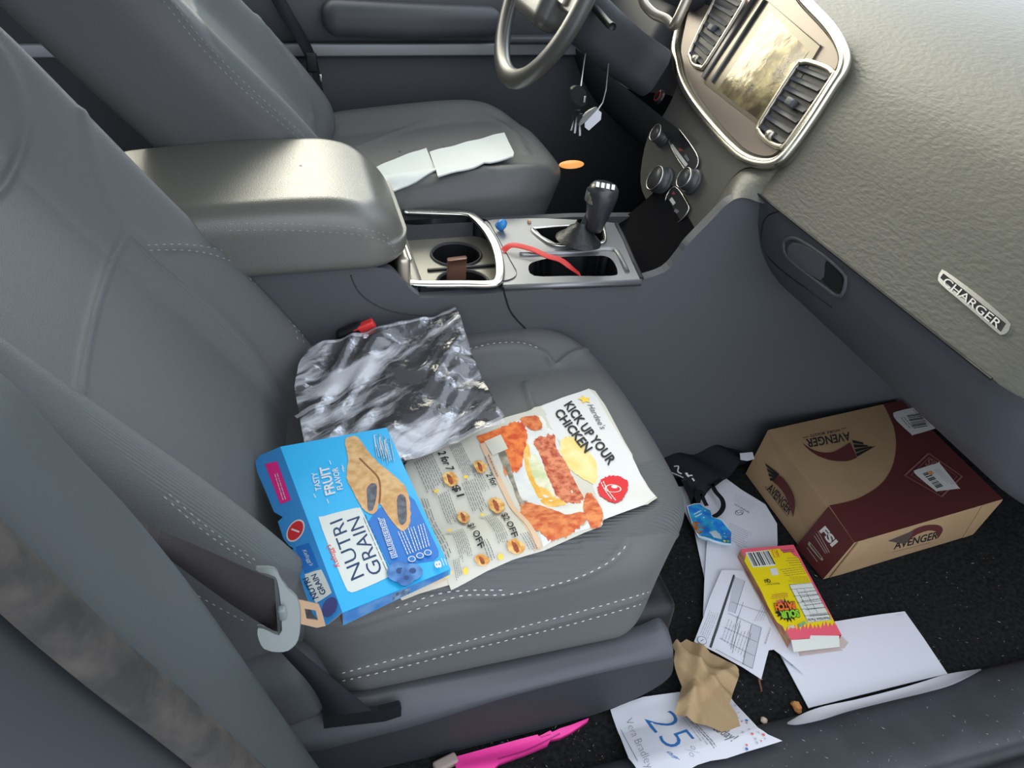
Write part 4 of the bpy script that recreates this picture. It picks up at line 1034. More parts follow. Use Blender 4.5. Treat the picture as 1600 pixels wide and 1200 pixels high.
for A_, B_, U_, tx in ((( 400, 805), (465, 950), (432, 792), '$1 OFF'), ((592, 745), (655, 885), (624, 732), '$2 OFF'), ((232, 395), (285, 500), (275, 385), '2 for 7'), ((505, 520), (545, 590), (540, 508), '2 for'), ((310, 585), (345, 650), (350, 575), '$1')):
    S.text(tx, M1(*A_), M1(*B_), M1(*U_), ink, bold=.02)
for A_, B_, D_, n_, sd in (((195, 400), (290, 600), (100, 450), 9, 1), ((300, 360), (400, 560), (360, 340), 7, 2), ((370, 570), (450, 760), (440, 545), 7, 3), ((290, 610), (360, 790), (235, 640), 6, 4), ((500, 760), (590, 960), (550, 740), 6, 5), ((420, 470), (500, 640), (455, 460), 4, 12), ((370, 830), (430, 1000), (310, 850), 7, 6), ((350, 1000), (370, 1130), (320, 1010), 4, 7), ((500, 420), (560, 560), (520, 410), 2, 8), ((700, 860), (760, 990), (740, 850), 4, 9), ((480, 900), (530, 1060), (510, 890), 3, 10), ((170, 660), (330, 1070), (140, 660), 3, 11)):
    S.para(M1(*A_), M1(*B_), M1(*D_), n_, ink_g, w=.55, seed=sd)
bun = mat('print_bun', 'c98a3e', .8, c2='e8c078', vscale=120); meat = mat('print_patty', '7a4428', .8, c2='b5502c', vscale=200)
for (x, y, r) in ((305, 550, 42), (475, 480, 36), (566, 700, 44), (676, 940, 48), (378, 768, 34), (485, 1020, 40)):
    S.blob(L1((x-r, y-r*.6), (x, y-r), (x+r, y-r*.2), (x+r*.8, y+r*.7), (x, y+r), (x-r*.8, y+r*.4)), bun, x, .08)
    S.blob(L1((x-r*.5, y-r*.7), (x+r*.2, y-r*.2), (x+r*.3, y+r*.7), (x-r*.2, y+r*.5)), meat, x+1, .12)
for x, y in ((225, 620), (392, 540), (485, 755), (298, 845), (588, 1005), (390, 1090)): S.disc(M1(x, y), .0035, mat('print_yellow', 'f0cc50', .8), n=5)
tag(a.build('food_flyer', None), 'open coupon flyer showing fried chicken sandwiches, draped over the seat front', 'flyer')

# second flyer under the cereal box
a = Acc(); S = Sheet(a, pz(650, 920, .348), pz(760, 880, .348), pz(660, 880, .348), grid=.006); S.h = drape(S, .005)
S.base([(628, 938), (655, 928), (712, 914), (735, 900), (720, 880), (640, 880), (600, 905)], mat('glossy_newsprint', 'cfc8b8', .5), th=.0006)
S.blob([(662, 908), (690, 900), (704, 905), (690, 914), (668, 916)], mat('print_wood', 'c9b498', .8), 1, .05); S.blob([(690, 898), (704, 893), (708, 904), (696, 908)], chip, 2, .05)
tag(a.build('folded_leaflet', None), 'glossy leaflet sticking out under the corner of the blue cereal bar box', 'leaflet')

# clear zip bag
def film(name, tint, white):
    Mx = bpy.data.materials.new(name); Mx.use_nodes = True; t = Mx.node_tree; t.nodes.clear(); N = lambda q: t.nodes.new(q)
    o = N('ShaderNodeOutputMaterial'); tr_ = N('ShaderNodeBsdfTransparent'); tr_.inputs[0].default_value = tint; gl_ = N('ShaderNodeBsdfGlossy'); gl_.inputs['Roughness'].default_value = .12; gl_.inputs[0].default_value = (1, 1, 1, 1)
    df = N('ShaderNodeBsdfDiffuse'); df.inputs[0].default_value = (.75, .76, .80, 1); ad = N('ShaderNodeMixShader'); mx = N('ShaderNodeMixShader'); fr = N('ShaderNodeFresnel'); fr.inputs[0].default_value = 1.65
    tcn = N('ShaderNodeTexCoord'); ns = N('ShaderNodeTexNoise'); ns.inputs['Scale'].default_value = 28; ns.inputs['Detail'].default_value = 5; bp_ = N('ShaderNodeBump'); bp_.inputs['Distance'].default_value = .0035; t.links.new(tcn.outputs['Object'], ns.inputs['Vector']); t.links.new(ns.outputs['Fac'], bp_.inputs['Height'])
    t.links.new(bp_.outputs[0], gl_.inputs['Normal']); t.links.new(bp_.outputs[0], fr.inputs['Normal'])
    
    n2 = N('ShaderNodeTexNoise'); n2.inputs['Scale'].default_value = 9; n2.inputs['Detail'].default_value = 7; n2.inputs['Roughness'].default_value = .62; mpp = N('ShaderNodeMapping'); mpp.vector_type = 'TEXTURE'; mpp.inputs['Rotation'].default_value = (0, 0, math.radians(28)); mpp.inputs['Scale'].default_value = (2.4, .42, 1); mpp.inputs['Location'].default_value = (.35, .2, 0)  # whitish streaks: bright reflections put into the film as diffuse colour
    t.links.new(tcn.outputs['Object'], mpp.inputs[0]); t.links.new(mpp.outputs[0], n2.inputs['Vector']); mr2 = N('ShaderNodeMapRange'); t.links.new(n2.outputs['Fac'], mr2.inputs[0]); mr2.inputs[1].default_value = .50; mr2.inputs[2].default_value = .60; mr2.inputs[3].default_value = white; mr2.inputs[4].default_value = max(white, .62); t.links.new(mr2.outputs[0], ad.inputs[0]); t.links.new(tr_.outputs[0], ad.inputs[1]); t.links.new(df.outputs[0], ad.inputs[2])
    t.links.new(fr.outputs[0], mx.inputs[0]); t.links.new(ad.outputs[0], mx.inputs[1]); t.links.new(gl_.outputs[0], mx.inputs[2]); t.links.new(mx.outputs[0], o.inputs[0]); return Mx
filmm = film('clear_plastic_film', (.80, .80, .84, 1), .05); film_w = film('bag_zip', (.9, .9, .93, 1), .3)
bag = thing('plastic_zip_bag', 'crumpled clear plastic bag lying between the backrest and the console', 'plastic bag', tuple(pz(620, 600, .36)))
a = Acc(); B00, B10, B01 = pz(478, 690, .372), pz(735, 672, .372), pz(600, 510, .425)
S = Sheet(a, B00, B10, B01, grid=.0045)
def bagh(a_, b_):
    d = b_-.75*a_; 
    return .005*math.sin(26*d+3*math.sin(14*a_)+1)+.0028*math.sin(70*d+6*math.sin(22*a_+2))*math.sin(9*a_+1)+.0016*math.sin(150*d+30*a_+4*math.sin(50*a_))+.0012*math.sin(110*b_+60*a_)
S.h = bagh
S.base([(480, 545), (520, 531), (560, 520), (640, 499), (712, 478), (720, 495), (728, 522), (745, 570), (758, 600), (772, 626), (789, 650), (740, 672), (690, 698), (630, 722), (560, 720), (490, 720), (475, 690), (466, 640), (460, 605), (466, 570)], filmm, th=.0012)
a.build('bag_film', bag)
a = Acc(); S2 = Sheet(a, B00, B10, B01, grid=.006); S2.h = lambda a_, b_: bagh(a_, b_)+.001
S2.line([(462, 652), (500, 632), (545, 608), (575, 592)], .007, film_w); S2.line([(482, 549), (560, 524), (640, 503), (712, 482)], .004, film_w); S2.line([(630, 716), (700, 690), (787, 655)], .010, film_w); a.build('zip_strip', bag, 'whitish seal strip')

# cereal bar box
def M8(X, Y): return (380+X/3.53, 640+Y/3.53)
def L8(*p): return [M8(x, y) for x, y in p]
blue = mat('cereal_blue', '29a9e0', .45, spec=.4, coat=.15, c2='3cb8ee', vscale=6); blue_d = mat('cereal_blue_deep', '1f72c4', .45); blue_m = mat('cereal_blue_mid', '3b93d8', .45); cardb = mat('raw_card', '8f7a66', .85); navy = mat('navy_print', '1d3c63', .6)
cer = thing('cereal_bar_box', 'bright blue cereal bar carton lying on the seat against the backrest', 'carton', tuple(pz(560, 830, .345)))
zc = [.392, .388, .388, .392]
T = [pz(438, 698, .396), pz(604, 668, .390), pz(704, 889, .388), pz(535, 957, .394)]
cn = np.cross(T[1]-T[0], T[3]-T[0]); cn /= np.linalg.norm(cn); cn = cn if cn[2] > 0 else -cn; T[2] = pp(704, 889, T[0], cn); TH = .024
a = Acc(); Bt = [p-cn*q for p, q in zip(T, (.022, .020, .009, .021))]
a.add(T+Bt, [[0, 3, 2, 1], [3, 7, 6, 2], [2, 6, 5, 1], [1, 5, 4, 0]], blue, False); a.add(Bt, [[0, 1, 2, 3]], cardb, False)
a.add(T+Bt, [[0, 4, 7, 3]], cardb, False)
S = Sheet(a, T[0], T[1], T[3]); 
S.poly(L8((690, 620), (730, 560), (760, 540), (915, 475), (945, 500), (1078, 780), (1078, 810), (1050, 835), (950, 850), (830, 870), (800, 850)), blue_d)
S.poly([M8(*p) for p in cr([(420, 610), (440, 590), (600, 548), (635, 545), (660, 570), (800, 880), (805, 910), (780, 935), (620, 1005), (585, 1003), (565, 980), (490, 800)], 3, True)], mat('label_cream', 'd7dbd6', .6))
S.text('NUTRI', M8(672, 925), M8(545, 600), M8(598, 958), navy, bold=.0)
S.text('GRAIN', M8(775, 900), M8(640, 588), M8(700, 930), navy, bold=.0)
S.text("Kellogg's", M8(535, 868), M8(480, 742), M8(505, 882), red, shear=.3)
S.para(M8(790, 890), M8(660, 590), M8(803, 880), 2, navy, w=.4, seed=2, ragged=False)
bar = mat('print_crust', 'c99a62', .7, c2='dfb984', vscale=90); bar2 = mat('print_crust_rim', 'd9a674', .7); fil = mat('print_filling', '4e5058', .6, c2='6c7078', vscale=120)
S.blob(L8((562, 175), (590, 150), (625, 150), (650, 175), (720, 270), (870, 400), (905, 455), (922, 540), (920, 620), (895, 665), (858, 660), (800, 590), (752, 520), (735, 565), (700, 578), (650, 535), (600, 440), (572, 380), (578, 270)), bar, 1, .015)
S.line(L8((640, 270), (680, 310), (745, 380), (755, 460), (750, 520)), .0025, mat('print_crease', '8a5c38', .7), smooth=True)
S.blob(L8((672, 430), (700, 400), (745, 405), (748, 480), (730, 560), (690, 568), (672, 510)), bar2, 2, .02); S.blob(L8((682, 440), (705, 412), (735, 418), (735, 480), (715, 555), (690, 555), (684, 500)), fil, 3, .03)
S.blob(L8((840, 490), (870, 460), (905, 480), (918, 560), (915, 630), (885, 655), (855, 625)), bar2, 4, .02); S.blob(L8((848, 500), (870, 470), (895, 490), (902, 560), (898, 620), (875, 640), (855, 610)), fil, 5, .03)
S.text('FRUIT', M8(508, 468), M8(470, 312), M8(456, 482), wht, bold=.03); S.text('TASTY', M8(432, 448), M8(408, 348), M8(400, 455), wht, bold=.02); S.text('FLAVOR', M8(552, 445), M8(520, 322), M8(520, 452), wht, bold=.02)
for p in ((475, 285), (545, 325), (390, 470), (462, 500), (545, 310)): S.line(L8(p, (p[0]+10, p[1]+22)), .001, wht)
S.text('BLUEBERRY', M8(848, 818), M8(772, 600), M8(822, 826), blue_d, bold=.01, outline=wht, ow=.09)
for i, (x, y) in enumerate(((930, 830), (975, 812), (1018, 796))):
    S.disc(M8(x, y), .0042, wht); S.disc(M8(x, y), .0032, blue_d); S.para(M8(x-22, y-25), M8(x-75+i*10, y-150), M8(x+8, y-35), 3, wht, w=.6, seed=i, ragged=False)
for i in range(3):
    x, y = 722+i*28, 150+i*8+i*5
    S.text('888'[i], M8(x+45, y+130), M8(x+8, y+10), M8(x+22, y+138), wht, bold=-.0) if False else None
    S.line(L8((x, y), (x+28, y-8), (x+52, y+118), (x+20, y+128), (x, y)), .0012, wht); S.para(M8(x+40, y+110), M8(x+12, y+8), M8(x+28, y+115), 2, wht, w=.5, seed=9+i)
bb = mat('print_blueberry', '2f5f9e', .6, c2='5b8fc9', vscale=60)
for x, y, r in ((862, 905, .0135), (930, 905, .0115), (895, 945, .009)): S.disc(M8(x, y), r, bb); S.disc(M8(x+4, y-6), r*.35, mat('print_berry_eye', '1f4578', .6), n=7)
S.text('8', M8(1095, 880), M8(1085, 842), M8(1062, 888), wht, bold=.04); S.para(M8(1122, 868), M8(1105, 825), M8(1108, 872), 2, wht, seed=4)
# near long side
S = Sheet(a, T[3], T[2], T[3]-cn*.02); 
Ls = np.linalg.norm(T[2]-T[3]); S.poly([(0, .001), (Ls*.98, .001), (Ls*.98, .009), (0, .020)], mat('side_print', '2f6fae', .6, c2='5b88b5', vscale=50), raw=True); S.poly([(Ls*.45, .003), (Ls*.62, .003), (Ls*.60, .012), (Ls*.44, .013)], mat('side_print_dark', '33465e', .6, c2='7b94ad', vscale=120), raw=True)
a.build('box_body', cer)
# top closure flap, tilted down to the left with a zig-zag cut edge
a = Acc(); FO = T[0]; f1 = pz(400, 714, .374); f3 = pz(508, 979, .374)
S = Sheet(a, T[0], T[3], f1); S.base([(438, 698), (535, 957), (512, 976), (505, 978), (488, 958), (476, 925), (466, 893), (455, 872), (458, 856), (452, 853), (443, 842), (434, 815), (442, 808), (428, 800), (418, 775), (402, 738), (399, 722), (405, 712)], blue_m, th=.0007, back=cardb)
S.poly(L8((120, 300), (188, 285), (266, 500), (206, 522)), mat('hot_pink_print', 'ee2a8e', .5)); S.para(M8(235, 495), M8(178, 320), M8(222, 500), 2, wht, w=.6, seed=3)
S.disc(M8(290, 668), .0135, wht); S.disc(M8(290, 668), .0115, red); S.line(L8((268, 660), (312, 676)), .002, wht)
S.poly(L8((292, 760), (365, 735), (418, 868), (342, 900)), blue_d); S.text("Kellogg's", M8(328, 775), M8(372, 865), M8(348, 768), wht, shear=.3)
S.poly([M8(*p) for p in cr([(345, 925), (360, 905), (425, 885), (440, 895), (487, 1000), (480, 1020), (415, 1062), (398, 1058)], 3, True)], mat('label_cream', 'd7dbd6', .6))
S.text('NUTRI', M8(420, 1040), M8(360, 925), M8(388, 1052), navy, bold=.02); S.text('GRAIN', M8(462, 1015), M8(405, 905), M8(432, 1028), navy, bold=.02); S.disc(M8(480, 1090), .010, mat('print_berry_dark', '4a4d88', .6))
a.build('end_flap', cer, 'end flap with pink stripe and cut notches')
a = Acc(); q0, q3 = T[0]-cn*.006, T[3]-cn*.006; ed = (T[0]-T[1]); ed /= np.linalg.norm(ed)
prism(a, [q0+(q3-q0)*.05, q0+(q3-q0)*.95, q0+(q3-q0)*.90+ed*.018-cn*.012, q0+(q3-q0)*.10+ed*.018-cn*.012], -cn*.0007, cardb); a.build('inner_flap', cer)

# ------------------------------------------------------------------ things in the footwell
def M6(X, Y): return (1140+X/3.478, 600+Y/3.478)
def L6(*p): return [M6(x, y) for x, y in p]
kraft = mat('kraft_board', 'a58a69', .75, spec=.25, bump=.0002, scale=300, var=.05, vscale=12); maroon = mat('maroon_print', '5b2c2c', .55, spec=.35); maroon_l = mat('maroon_faded', '8f5f5c', .6); lblm = mat('label_white_gloss', 'dad9d6', .5)
bx_ = thing('boot_box', 'tan and maroon work boot box in the footwell under the dashboard', 'box', tuple(pz(1330, 800, 0)))
HB = .112; t0, t1, t3 = pz(1200, 672, HB), pz(1335, 848, HB), pz(1567, 780, HB); t2 = t0+(t3-t1)
b0 = pz(1165, 740, .004); b1 = pz(1286, 905, .004); _n = np.cross(t3-t1, b1-t1); b3 = pp(1508, 848, t1, _n); b2 = b0+(b3-b1)
c0 = (t0+t1+t3+t2)/4
a = Acc()
a.add([t0, t1, t3, t2, b0, b1, b3, b2], [[0, 1, 2, 3], [0, 4, 5, 1], [1, 5, 6, 2], [2, 6, 7, 3], [3, 7, 4, 0], [4, 7, 6, 5]], kraft, False)
S = Sheet(a, t1, t3, t0)
curve = cr([(835, 112), (865, 170), (895, 245), (905, 335), (890, 430), (858, 500), (810, 555), (750, 595), (690, 625), (620, 645), (541, 660)], 4)
S.poly([M6(*p) for p in curve]+[(1335, 848)]+[(1567, 780)]+[tuple(proj(t2))], maroon)
S.text('AVENGER', M6(648, 262), M6(413, 302), M6(660, 306), ink, bold=.02); S.text('WORK BOOTS', M6(600, 244), M6(437, 276), M6(603, 258), ink, bold=.01)
S.line(L6((634, 240), (606, 246)), .0012, ink); S.line(L6((430, 287), (398, 294)), .0012, ink)
S.poly([M6(*p) for p in cr([(395, 320), (440, 352), (500, 372), (570, 368), (655, 318)], 3)]+[M6(*p) for p in cr([(692, 402), (640, 420), (560, 418), (480, 392), (420, 350)], 3)], maroon)
for i in range(4):
    f0, f1_ = i/4, (i+.72)/4
    P0, P1, Q0, Q1 = np.array([665, 305.]), np.array([693, 405.]), np.array([795, 335.]), np.array([795, 338.])
    A_ = [P0+(P1-P0)*f0, np.array([795, 336])*(.35+.65*f1_)+(P0+(P1-P0)*f0)*(.65-.65*f1_), np.array([795, 338])*(.35+.65*f1_)+(P0+(P1-P0)*f1_)*(.65-.65*f1_), P0+(P1-P0)*f1_]
    S.poly(L6(*[tuple(p) for p in A_]), ink)
S.poly([M6(*p) for p in cr([(888, 165), (905, 152), (1000, 130), (1020, 138), (1112, 228), (1112, 245), (1000, 278), (985, 274), (905, 200)], 2, True)], lblm)
S.bars(M6(960, 172), M6(1000, 245), M6(1035, 160), 16, ink); S.para(M6(995, 142), M6(1098, 236), M6(1004, 138), 2, ink_g, w=.7, seed=9); S.para(M6(930, 185), M6(990, 255), M6(945, 182), 2, ink_g, seed=3)
S.line(L6((1080, 380), (1262, 505), (1150, 615), (950, 500), (1080, 380)), .0035, maroon_l); S.line(L6((1085, 400), (1235, 505), (1150, 590), (985, 498), (1085, 400)), .0015, maroon_l); S.text('SO', M6(1058, 440), M6(1115, 470), M6(1085, 405), maroon_l, bold=.03)
S.poly([M6(*p) for p in cr([(1002, 480), (1010, 470), (1130, 432), (1142, 436), (1240, 560), (1238, 572), (1130, 585), (1115, 582), (1015, 500)], 2, True)], lblm)
S.bars(M6(1045, 490), M6(1125, 572), M6(1080, 478), 14, ink); S.poly(L6((1072, 482), (1095, 474), (1108, 490), (1085, 498)), mat('print_amber', 'd8945a', .7)); S.para(M6(1110, 470), M6(1205, 560), M6(1130, 462), 3, ink_l, seed=4)
# left end
S = Sheet(a, t0, t1, b0)
S.poly([(1295, 791), (1335, 848), (1286, 905), (1243, 855)], maroon)
S.text('AVENGER', M6(203, 574), M6(322, 712), M6(228, 538), ink, bold=.02); S.line(L6((192, 556), (318, 722)), .001, ink)
S.poly([M6(*p) for p in cr([(232, 528), (275, 500), (320, 550), (350, 610), (356, 670), (345, 725)], 3)]+[M6(*p) for p in cr([(335, 680), (300, 600), (262, 552)], 3)], maroon)
for i in range(4):
    t = i/4; S.poly(L6((195+t*32, 430+t*108), (195+t*32+5, 430+t*108+16), (262-t*25+2, 500+t*30), (272-t*25, 490+t*28)), ink)
S.text('FSI', M6(488, 795), M6(560, 885), M6(518, 768), wht, bold=.04)
for i in range(3): S.line(L6((482-i*10, 800+i*12), (545-i*10, 915+i*3)), .0007, wht)
S.poly([M6(*p) for p in cr([(432, 865), (440, 860), (508, 945), (508, 956), (498, 955), (434, 880)], 3, True)], mat('label_khaki', 'a39a80', .6)); S.line(L6((442, 872), (500, 946)), .0025, ink); S.line(L6((425, 890), (480, 965)), .0006, wht)
# near long side
S = Sheet(a, t1, t3, b1)
S.text('AVENGER', M6(892, 898), M6(1128, 838), M6(900, 858), ink, bold=.02); S.line(L6((878, 915), (1090, 862)), .0008, ink)
S.poly([M6(*p) for p in cr([(945, 862), (985, 800), (1060, 768), (1130, 765), (1157, 785), (1150, 812), (1130, 838)], 3)]+[M6(*p) for p in cr([(1120, 800), (1080, 795), (1020, 815)], 3)], maroon)
S.poly(L6((860, 852), (1000, 795), (965, 860), (935, 866)), mat('print_charcoal', '4a3f3c', .7))
a.build('box_body', bx_)
a = Acc()   # lid rim: a thin turned edge along the near side and end
e = (t3-t1)/np.linalg.norm(t3-t1); dn = (b1-t1)/np.linalg.norm(b1-t1)
nf = np.cross(e, dn); nf = nf if nf.dot(CAM-t1) > 0 else -nf
prism(a, [t1+nf*.001+dn*.001+e*.004, b1+nf*.001+e*.012-dn*.002, b1+nf*.001+e*.015-dn*.002, t1+nf*.001+dn*.001+e*.008], nf*.0008, mat('kraft_dark', '8a6c4c', .8)); a.build('corner_fold', bx_)
a = Acc(); prism(a, [t3+dn*.002, t3+dn*.002-e*.05, b3-e*.02, b3], nf*.001, kraft); a.build('end_tuck', bx_)

# sour candy carton
def M3(X, Y): return (1040+X/4.617, 820+Y/4.617)
def L3(*p): return [M3(x, y) for x, y in p]
yel = mat('candy_yellow', 'ecd511', .5, coat=.1); pnk = mat('candy_pink', 'ef6377', .5, coat=.1); whc = mat('carton_white', 'dcdfd8', .7); purple = mat('print_purple', '6d3f4f', .7)
can = thing('candy_carton', 'yellow and pink sour candy carton with its white end flap open', 'carton', tuple(pz(1230, 930, .01)))
zt = .034; a = Acc(); k0, k1, k2, k3 = pz(1157, 858, zt), pz(1240, 851, zt), pz(1315, 992, zt), pz(1236, 1000, zt)
kn_ = np.array([0, 0, 1]); B4 = [p-kn_*.022 for p in (k0, k1, k2, k3)]
a.add([k0, k1, k2, k3]+B4, [[0, 3, 2, 1], [1, 2, 6, 5], [0, 1, 5, 4], [4, 5, 6, 7]], pnk, False)
a.add([k0, k3, B4[3], B4[0]], [[0, 3, 2, 1]], mat('carton_side', 'c9a25a', .5, c2='b6636a', vscale=50, stretch=(1, 1, 3)), False)
S = Sheet(a, k0, k1, k3)
rnd = random.Random(5); edge = []
for i in range(28):
    t = i/27; x, y = 845+(1230-845)*t, 745+(-35)*t; edge.append((x+rnd.uniform(-4, 4), y+(22 if i % 2 else -14)+rnd.uniform(-8, 8)))
S.poly([M3(*p) for p in [(568, 262), (585, 200), (750, 180), (820, 172), (850, 205), (900, 195), (925, 225), (955, 235), (1130, 560), (1210, 690)]+edge[::-1]+[(800, 700), (740, 590), (690, 480), (630, 370)]], yel)
S.poly(L3((575, 200), (745, 185), (795, 295), (628, 310)), whc); S.bars(M3(590, 205), M3(745, 190), M3(638, 300), 13, ink); 
S.poly(L3((750, 318), (800, 312), (818, 360), (768, 368)), mat('label_white_gloss', 'dad9d6', .5))
S.line(L3((765, 185), (800, 182), (820, 232), (785, 236), (765, 185)), .001, red); S.text('SOUR', M3(785, 195), M3(802, 230), M3(800, 190), red)
S.text('Natural Flavor', M3(925, 190), M3(828, 195), M3(920, 178), purple, bold=.01) if False else S.para(M3(925, 182), M3(828, 188), M3(930, 195), 2, purple, w=.6)
S.para(M3(960, 240), M3(850, 245), M3(985, 290), 4, purple, w=.35, seed=1); S.para(M3(990, 305), M3(820, 328), M3(1010, 350), 4, purple, w=.35, seed=2); S.para(M3(1020, 375), M3(860, 380), M3(1040, 415), 6, mat('print_olive', '9a8f2a', .7), w=.5, seed=3)
S.poly(L3((888, 435), (1055, 420), (1198, 690), (1025, 708)), whc); S.line(L3((890, 437), (1054, 423), (1196, 688), (1026, 705), (890, 437)), .0007, ink)
S.text('Nutrition Facts', M3(1180, 666), M3(1022, 682), M3(1190, 686), ink, bold=.02)
for i in range(5): S.line(L3((895+i*26, 470+i*48), (1075+i*26, 455+i*48)), .0006, ink)
for i in range(2): S.line(L3((940+i*55, 465), (1040+i*55, 640)), .0005, ink)
S.para(M3(1150, 600), M3(1000, 620), M3(1080, 480), 5, ink_g, w=.3, seed=6); S.para(M3(1172, 640), M3(1010, 655), M3(1178, 652), 2, ink, w=.5, seed=7)
S.text('QU', M3(750, 398), M3(708, 402), M3(760, 420), ink, bold=.04); S.para(M3(820, 425), M3(708, 433), M3(822, 432), 2, ink, w=.7, seed=8)
bur = mat('print_black', '151515', .7)
cc = np.array([868, 625.]); pts = []
for i in range(36):
    t = 2*math.pi*i/36; r = (1.0 if i % 2 else .72)+rnd.uniform(-.08, .12); pts.append((cc[0]+78*r*math.cos(t)+30*r*math.sin(t)*.4, cc[1]+85*r*math.sin(t)))
S.poly(L3(*pts), bur)
S.text('SOUR', M3(955, 618), M3(815, 628), M3(968, 668), mat('print_lime', '8fd033', .6), bold=.06, outline=bur, ow=.05); S.text('PATCH', M3(928, 564), M3(782, 578), M3(940, 612), mat('print_tangerine', 'f2762a', .6), bold=.06, outline=bur, ow=.05); S.text('KIDS', M3(848, 546), M3(798, 550), M3(853, 566), pnk, bold=.03)
S.para(M3(875, 500), M3(750, 515), M3(880, 525), 3, mat('print_brown_red', 'b5703a', .7), w=.7, seed=11)
S.text('TREAT', M3(928, 732), M3(878, 736), M3(932, 748), whc, bold=.05); S.text('SOUR.', M3(1002, 702), M3(948, 730), M3(1012, 720), mat('print_teal', '4fb59a', .6), bold=.05)
a.build('carton_body', can)
a = Acc(); S = Sheet(a, k3+[0, 0, -.0], k2, k3+np.array([-.01, -.03, -.004])); S.base(L3((905, 832), (1040, 822), (1045, 798), (1252, 800), (1256, 880), (925, 918)), whc, th=.0007); a.build('end_flap', can, 'white glue flap')
a = Acc(); P = [pz(*M3(*p), .012) for p in ((820, 800), (905, 905), (925, 950), (850, 880))]; prism(a, P, (0, 0, -.0006), mat('carton_inner', 'c9bdb8', .7)); P = [pz(*M3(*p), .010) for p in ((1256, 790), (1320, 850), (1290, 890), (1262, 890), (1280, 905), (925, 952), (918, 922), (1250, 885))]; prism(a, P, (0, 0, -.0006), mat('carton_inner', 'c9bdb8', .7)); a.build('side_flap', can, 'greyish inner flaps')

# letters on the carpet
def letter(name, px, z, label, cat, deco, group=None, wav=.002, m=paper, seed=0, th=.0004, hf=None, grid=.01):
    acc = Acc(); c_ = [sum(p[i] for p in px)/len(px) for i in (0, 1)]
    S = Sheet(acc, pz(c_[0], c_[1], z), pz(c_[0], c_[1], z)+np.array([1, 0, 0]), pz(c_[0], c_[1], z)+np.array([0, 1, 0]), grid=grid)
    c0_ = pz(c_[0], c_[1], z)
    S.h = (lambda a_, b_: hf(a_, b_, c0_)) if hf else (lambda a_, b_: wav*(1+math.sin(a_*28+seed)*math.cos(b_*22+seed*2)))
    S.base(px, m, th=th); 
    if deco: deco(S)
    return tag(acc.build(name, None), label, cat, group)
def M2(X, Y): return (1000+X/5, 660+Y/5)
def L2(*p): return [M2(x, y) for x, y in p]
def d1(S):
    S.disc(M2(775, 705), .0095, navy, ry=.0062, rot=.3); S.disc(M2(775, 705), .0082, paper, ry=.005, rot=.3); S.line(L2((750, 690), (765, 712), (790, 698), (800, 722)), .0016, navy)
    S.text('HYUNDAI', M2(735, 645), M2(850, 712), M2(740, 632), navy, shear=.0); S.para(M2(745, 560), M2(930, 640), M2(735, 600), 4, ink_l, w=.3, seed=1); S.para(M2(740, 610), M2(880, 680), M2(738, 620), 2, ink_l, w=.3)
    S.para(M2(700, 790), M2(870, 870), M2(640, 960), 12, ink_g, w=.22, seed=2); S.text('Hyundai', M2(660, 960), M2(775, 1010), M2(668, 948), navy, shear=.3)
letter('letter_page', [(1130, 744), (1160, 766), (1196, 788), (1214, 818), (1215, 850), (1208, 900), (1200, 960), (1190, 1008), (1150, 1000), (1110, 960), (1100, 900), (1085, 830), (1060, 780), (1050, 760), (1085, 760), (1110, 758)], .006, 'white printed letter with a small oval emblem, lying beside the tan box', 'letter', d1, wav=.0012)
def d2(S): S.para(M3(260, 660), M3(340, 590), M3(330, 760), 5, ink_g, w=.2, seed=2)
letter('letter_page', L3((300, 100), (430, 60), (560, 200), (700, 400), (900, 700), (1000, 1080), (820, 930), (780, 900), (745, 905), (600, 780), (270, 660), (280, 400)), .011, 'blank lower white sheet running beneath the yellow candy carton', 'paper', None, wav=.0012, seed=1)
def d3(S):
    S.poly(L3((488, 358), (500, 366), (330, 890), (314, 882)), mat('dark_bar_print', '3c4143', .7))
    S.poly(L3((500, 375), (572, 405), (500, 640), (450, 625)), mat('shaded_cell', 'c3c6cf', .8)); S.poly(L3((620, 720), (692, 745), (625, 1040), (560, 1010)), mat('shaded_cell', 'c3c6cf', .8))
    for A_, B_ in (((500, 375), (330, 890)), ((572, 405), (500, 640)), ((520, 660), (470, 900)), ((560, 560), (500, 740)), ((692, 745), (625, 1040)), ((620, 720), (555, 1010)), ((540, 690), (480, 930)), ((450, 640), (690, 745)), ((420, 740), (660, 850)), ((390, 820), (640, 950)), ((360, 900), (625, 1040)), ((475, 560), (720, 640))): S.line(L3(A_, B_), .0006, ink_g)
    S.para(M3(405, 830), M3(470, 650), M3(560, 960), 9, ink_g, w=.22, seed=3); S.para(M3(330, 830), M3(380, 700), M3(345, 840), 3, ink_g, w=.4, seed=4); S.para(M3(250, 790), M3(330, 600), M3(300, 830), 5, ink_g, w=.25, seed=5); S.para(M3(640, 700), M3(700, 580), M3(700, 690), 4, ink_g, w=.25, seed=6)
    S.disc(M3(262, 838), .0075, ink_g); S.disc(M3(262, 838), .0066, paper); S.line(L3((250, 845), (272, 832)), .0012, ink_g); S.para(M3(712, 862), M3(755, 740), M3(718, 865), 2, ink, w=.6)
letter('invoice_form', L3((402, 330), (440, 325), (560, 330), (680, 550), (770, 750), (745, 900), (690, 1115), (560, 1030), (380, 930), (206, 842), (268, 680), (320, 520)), .016, 'white form with a ruled table and a dark bar across it', 'form', d3, wav=.0012, seed=2)

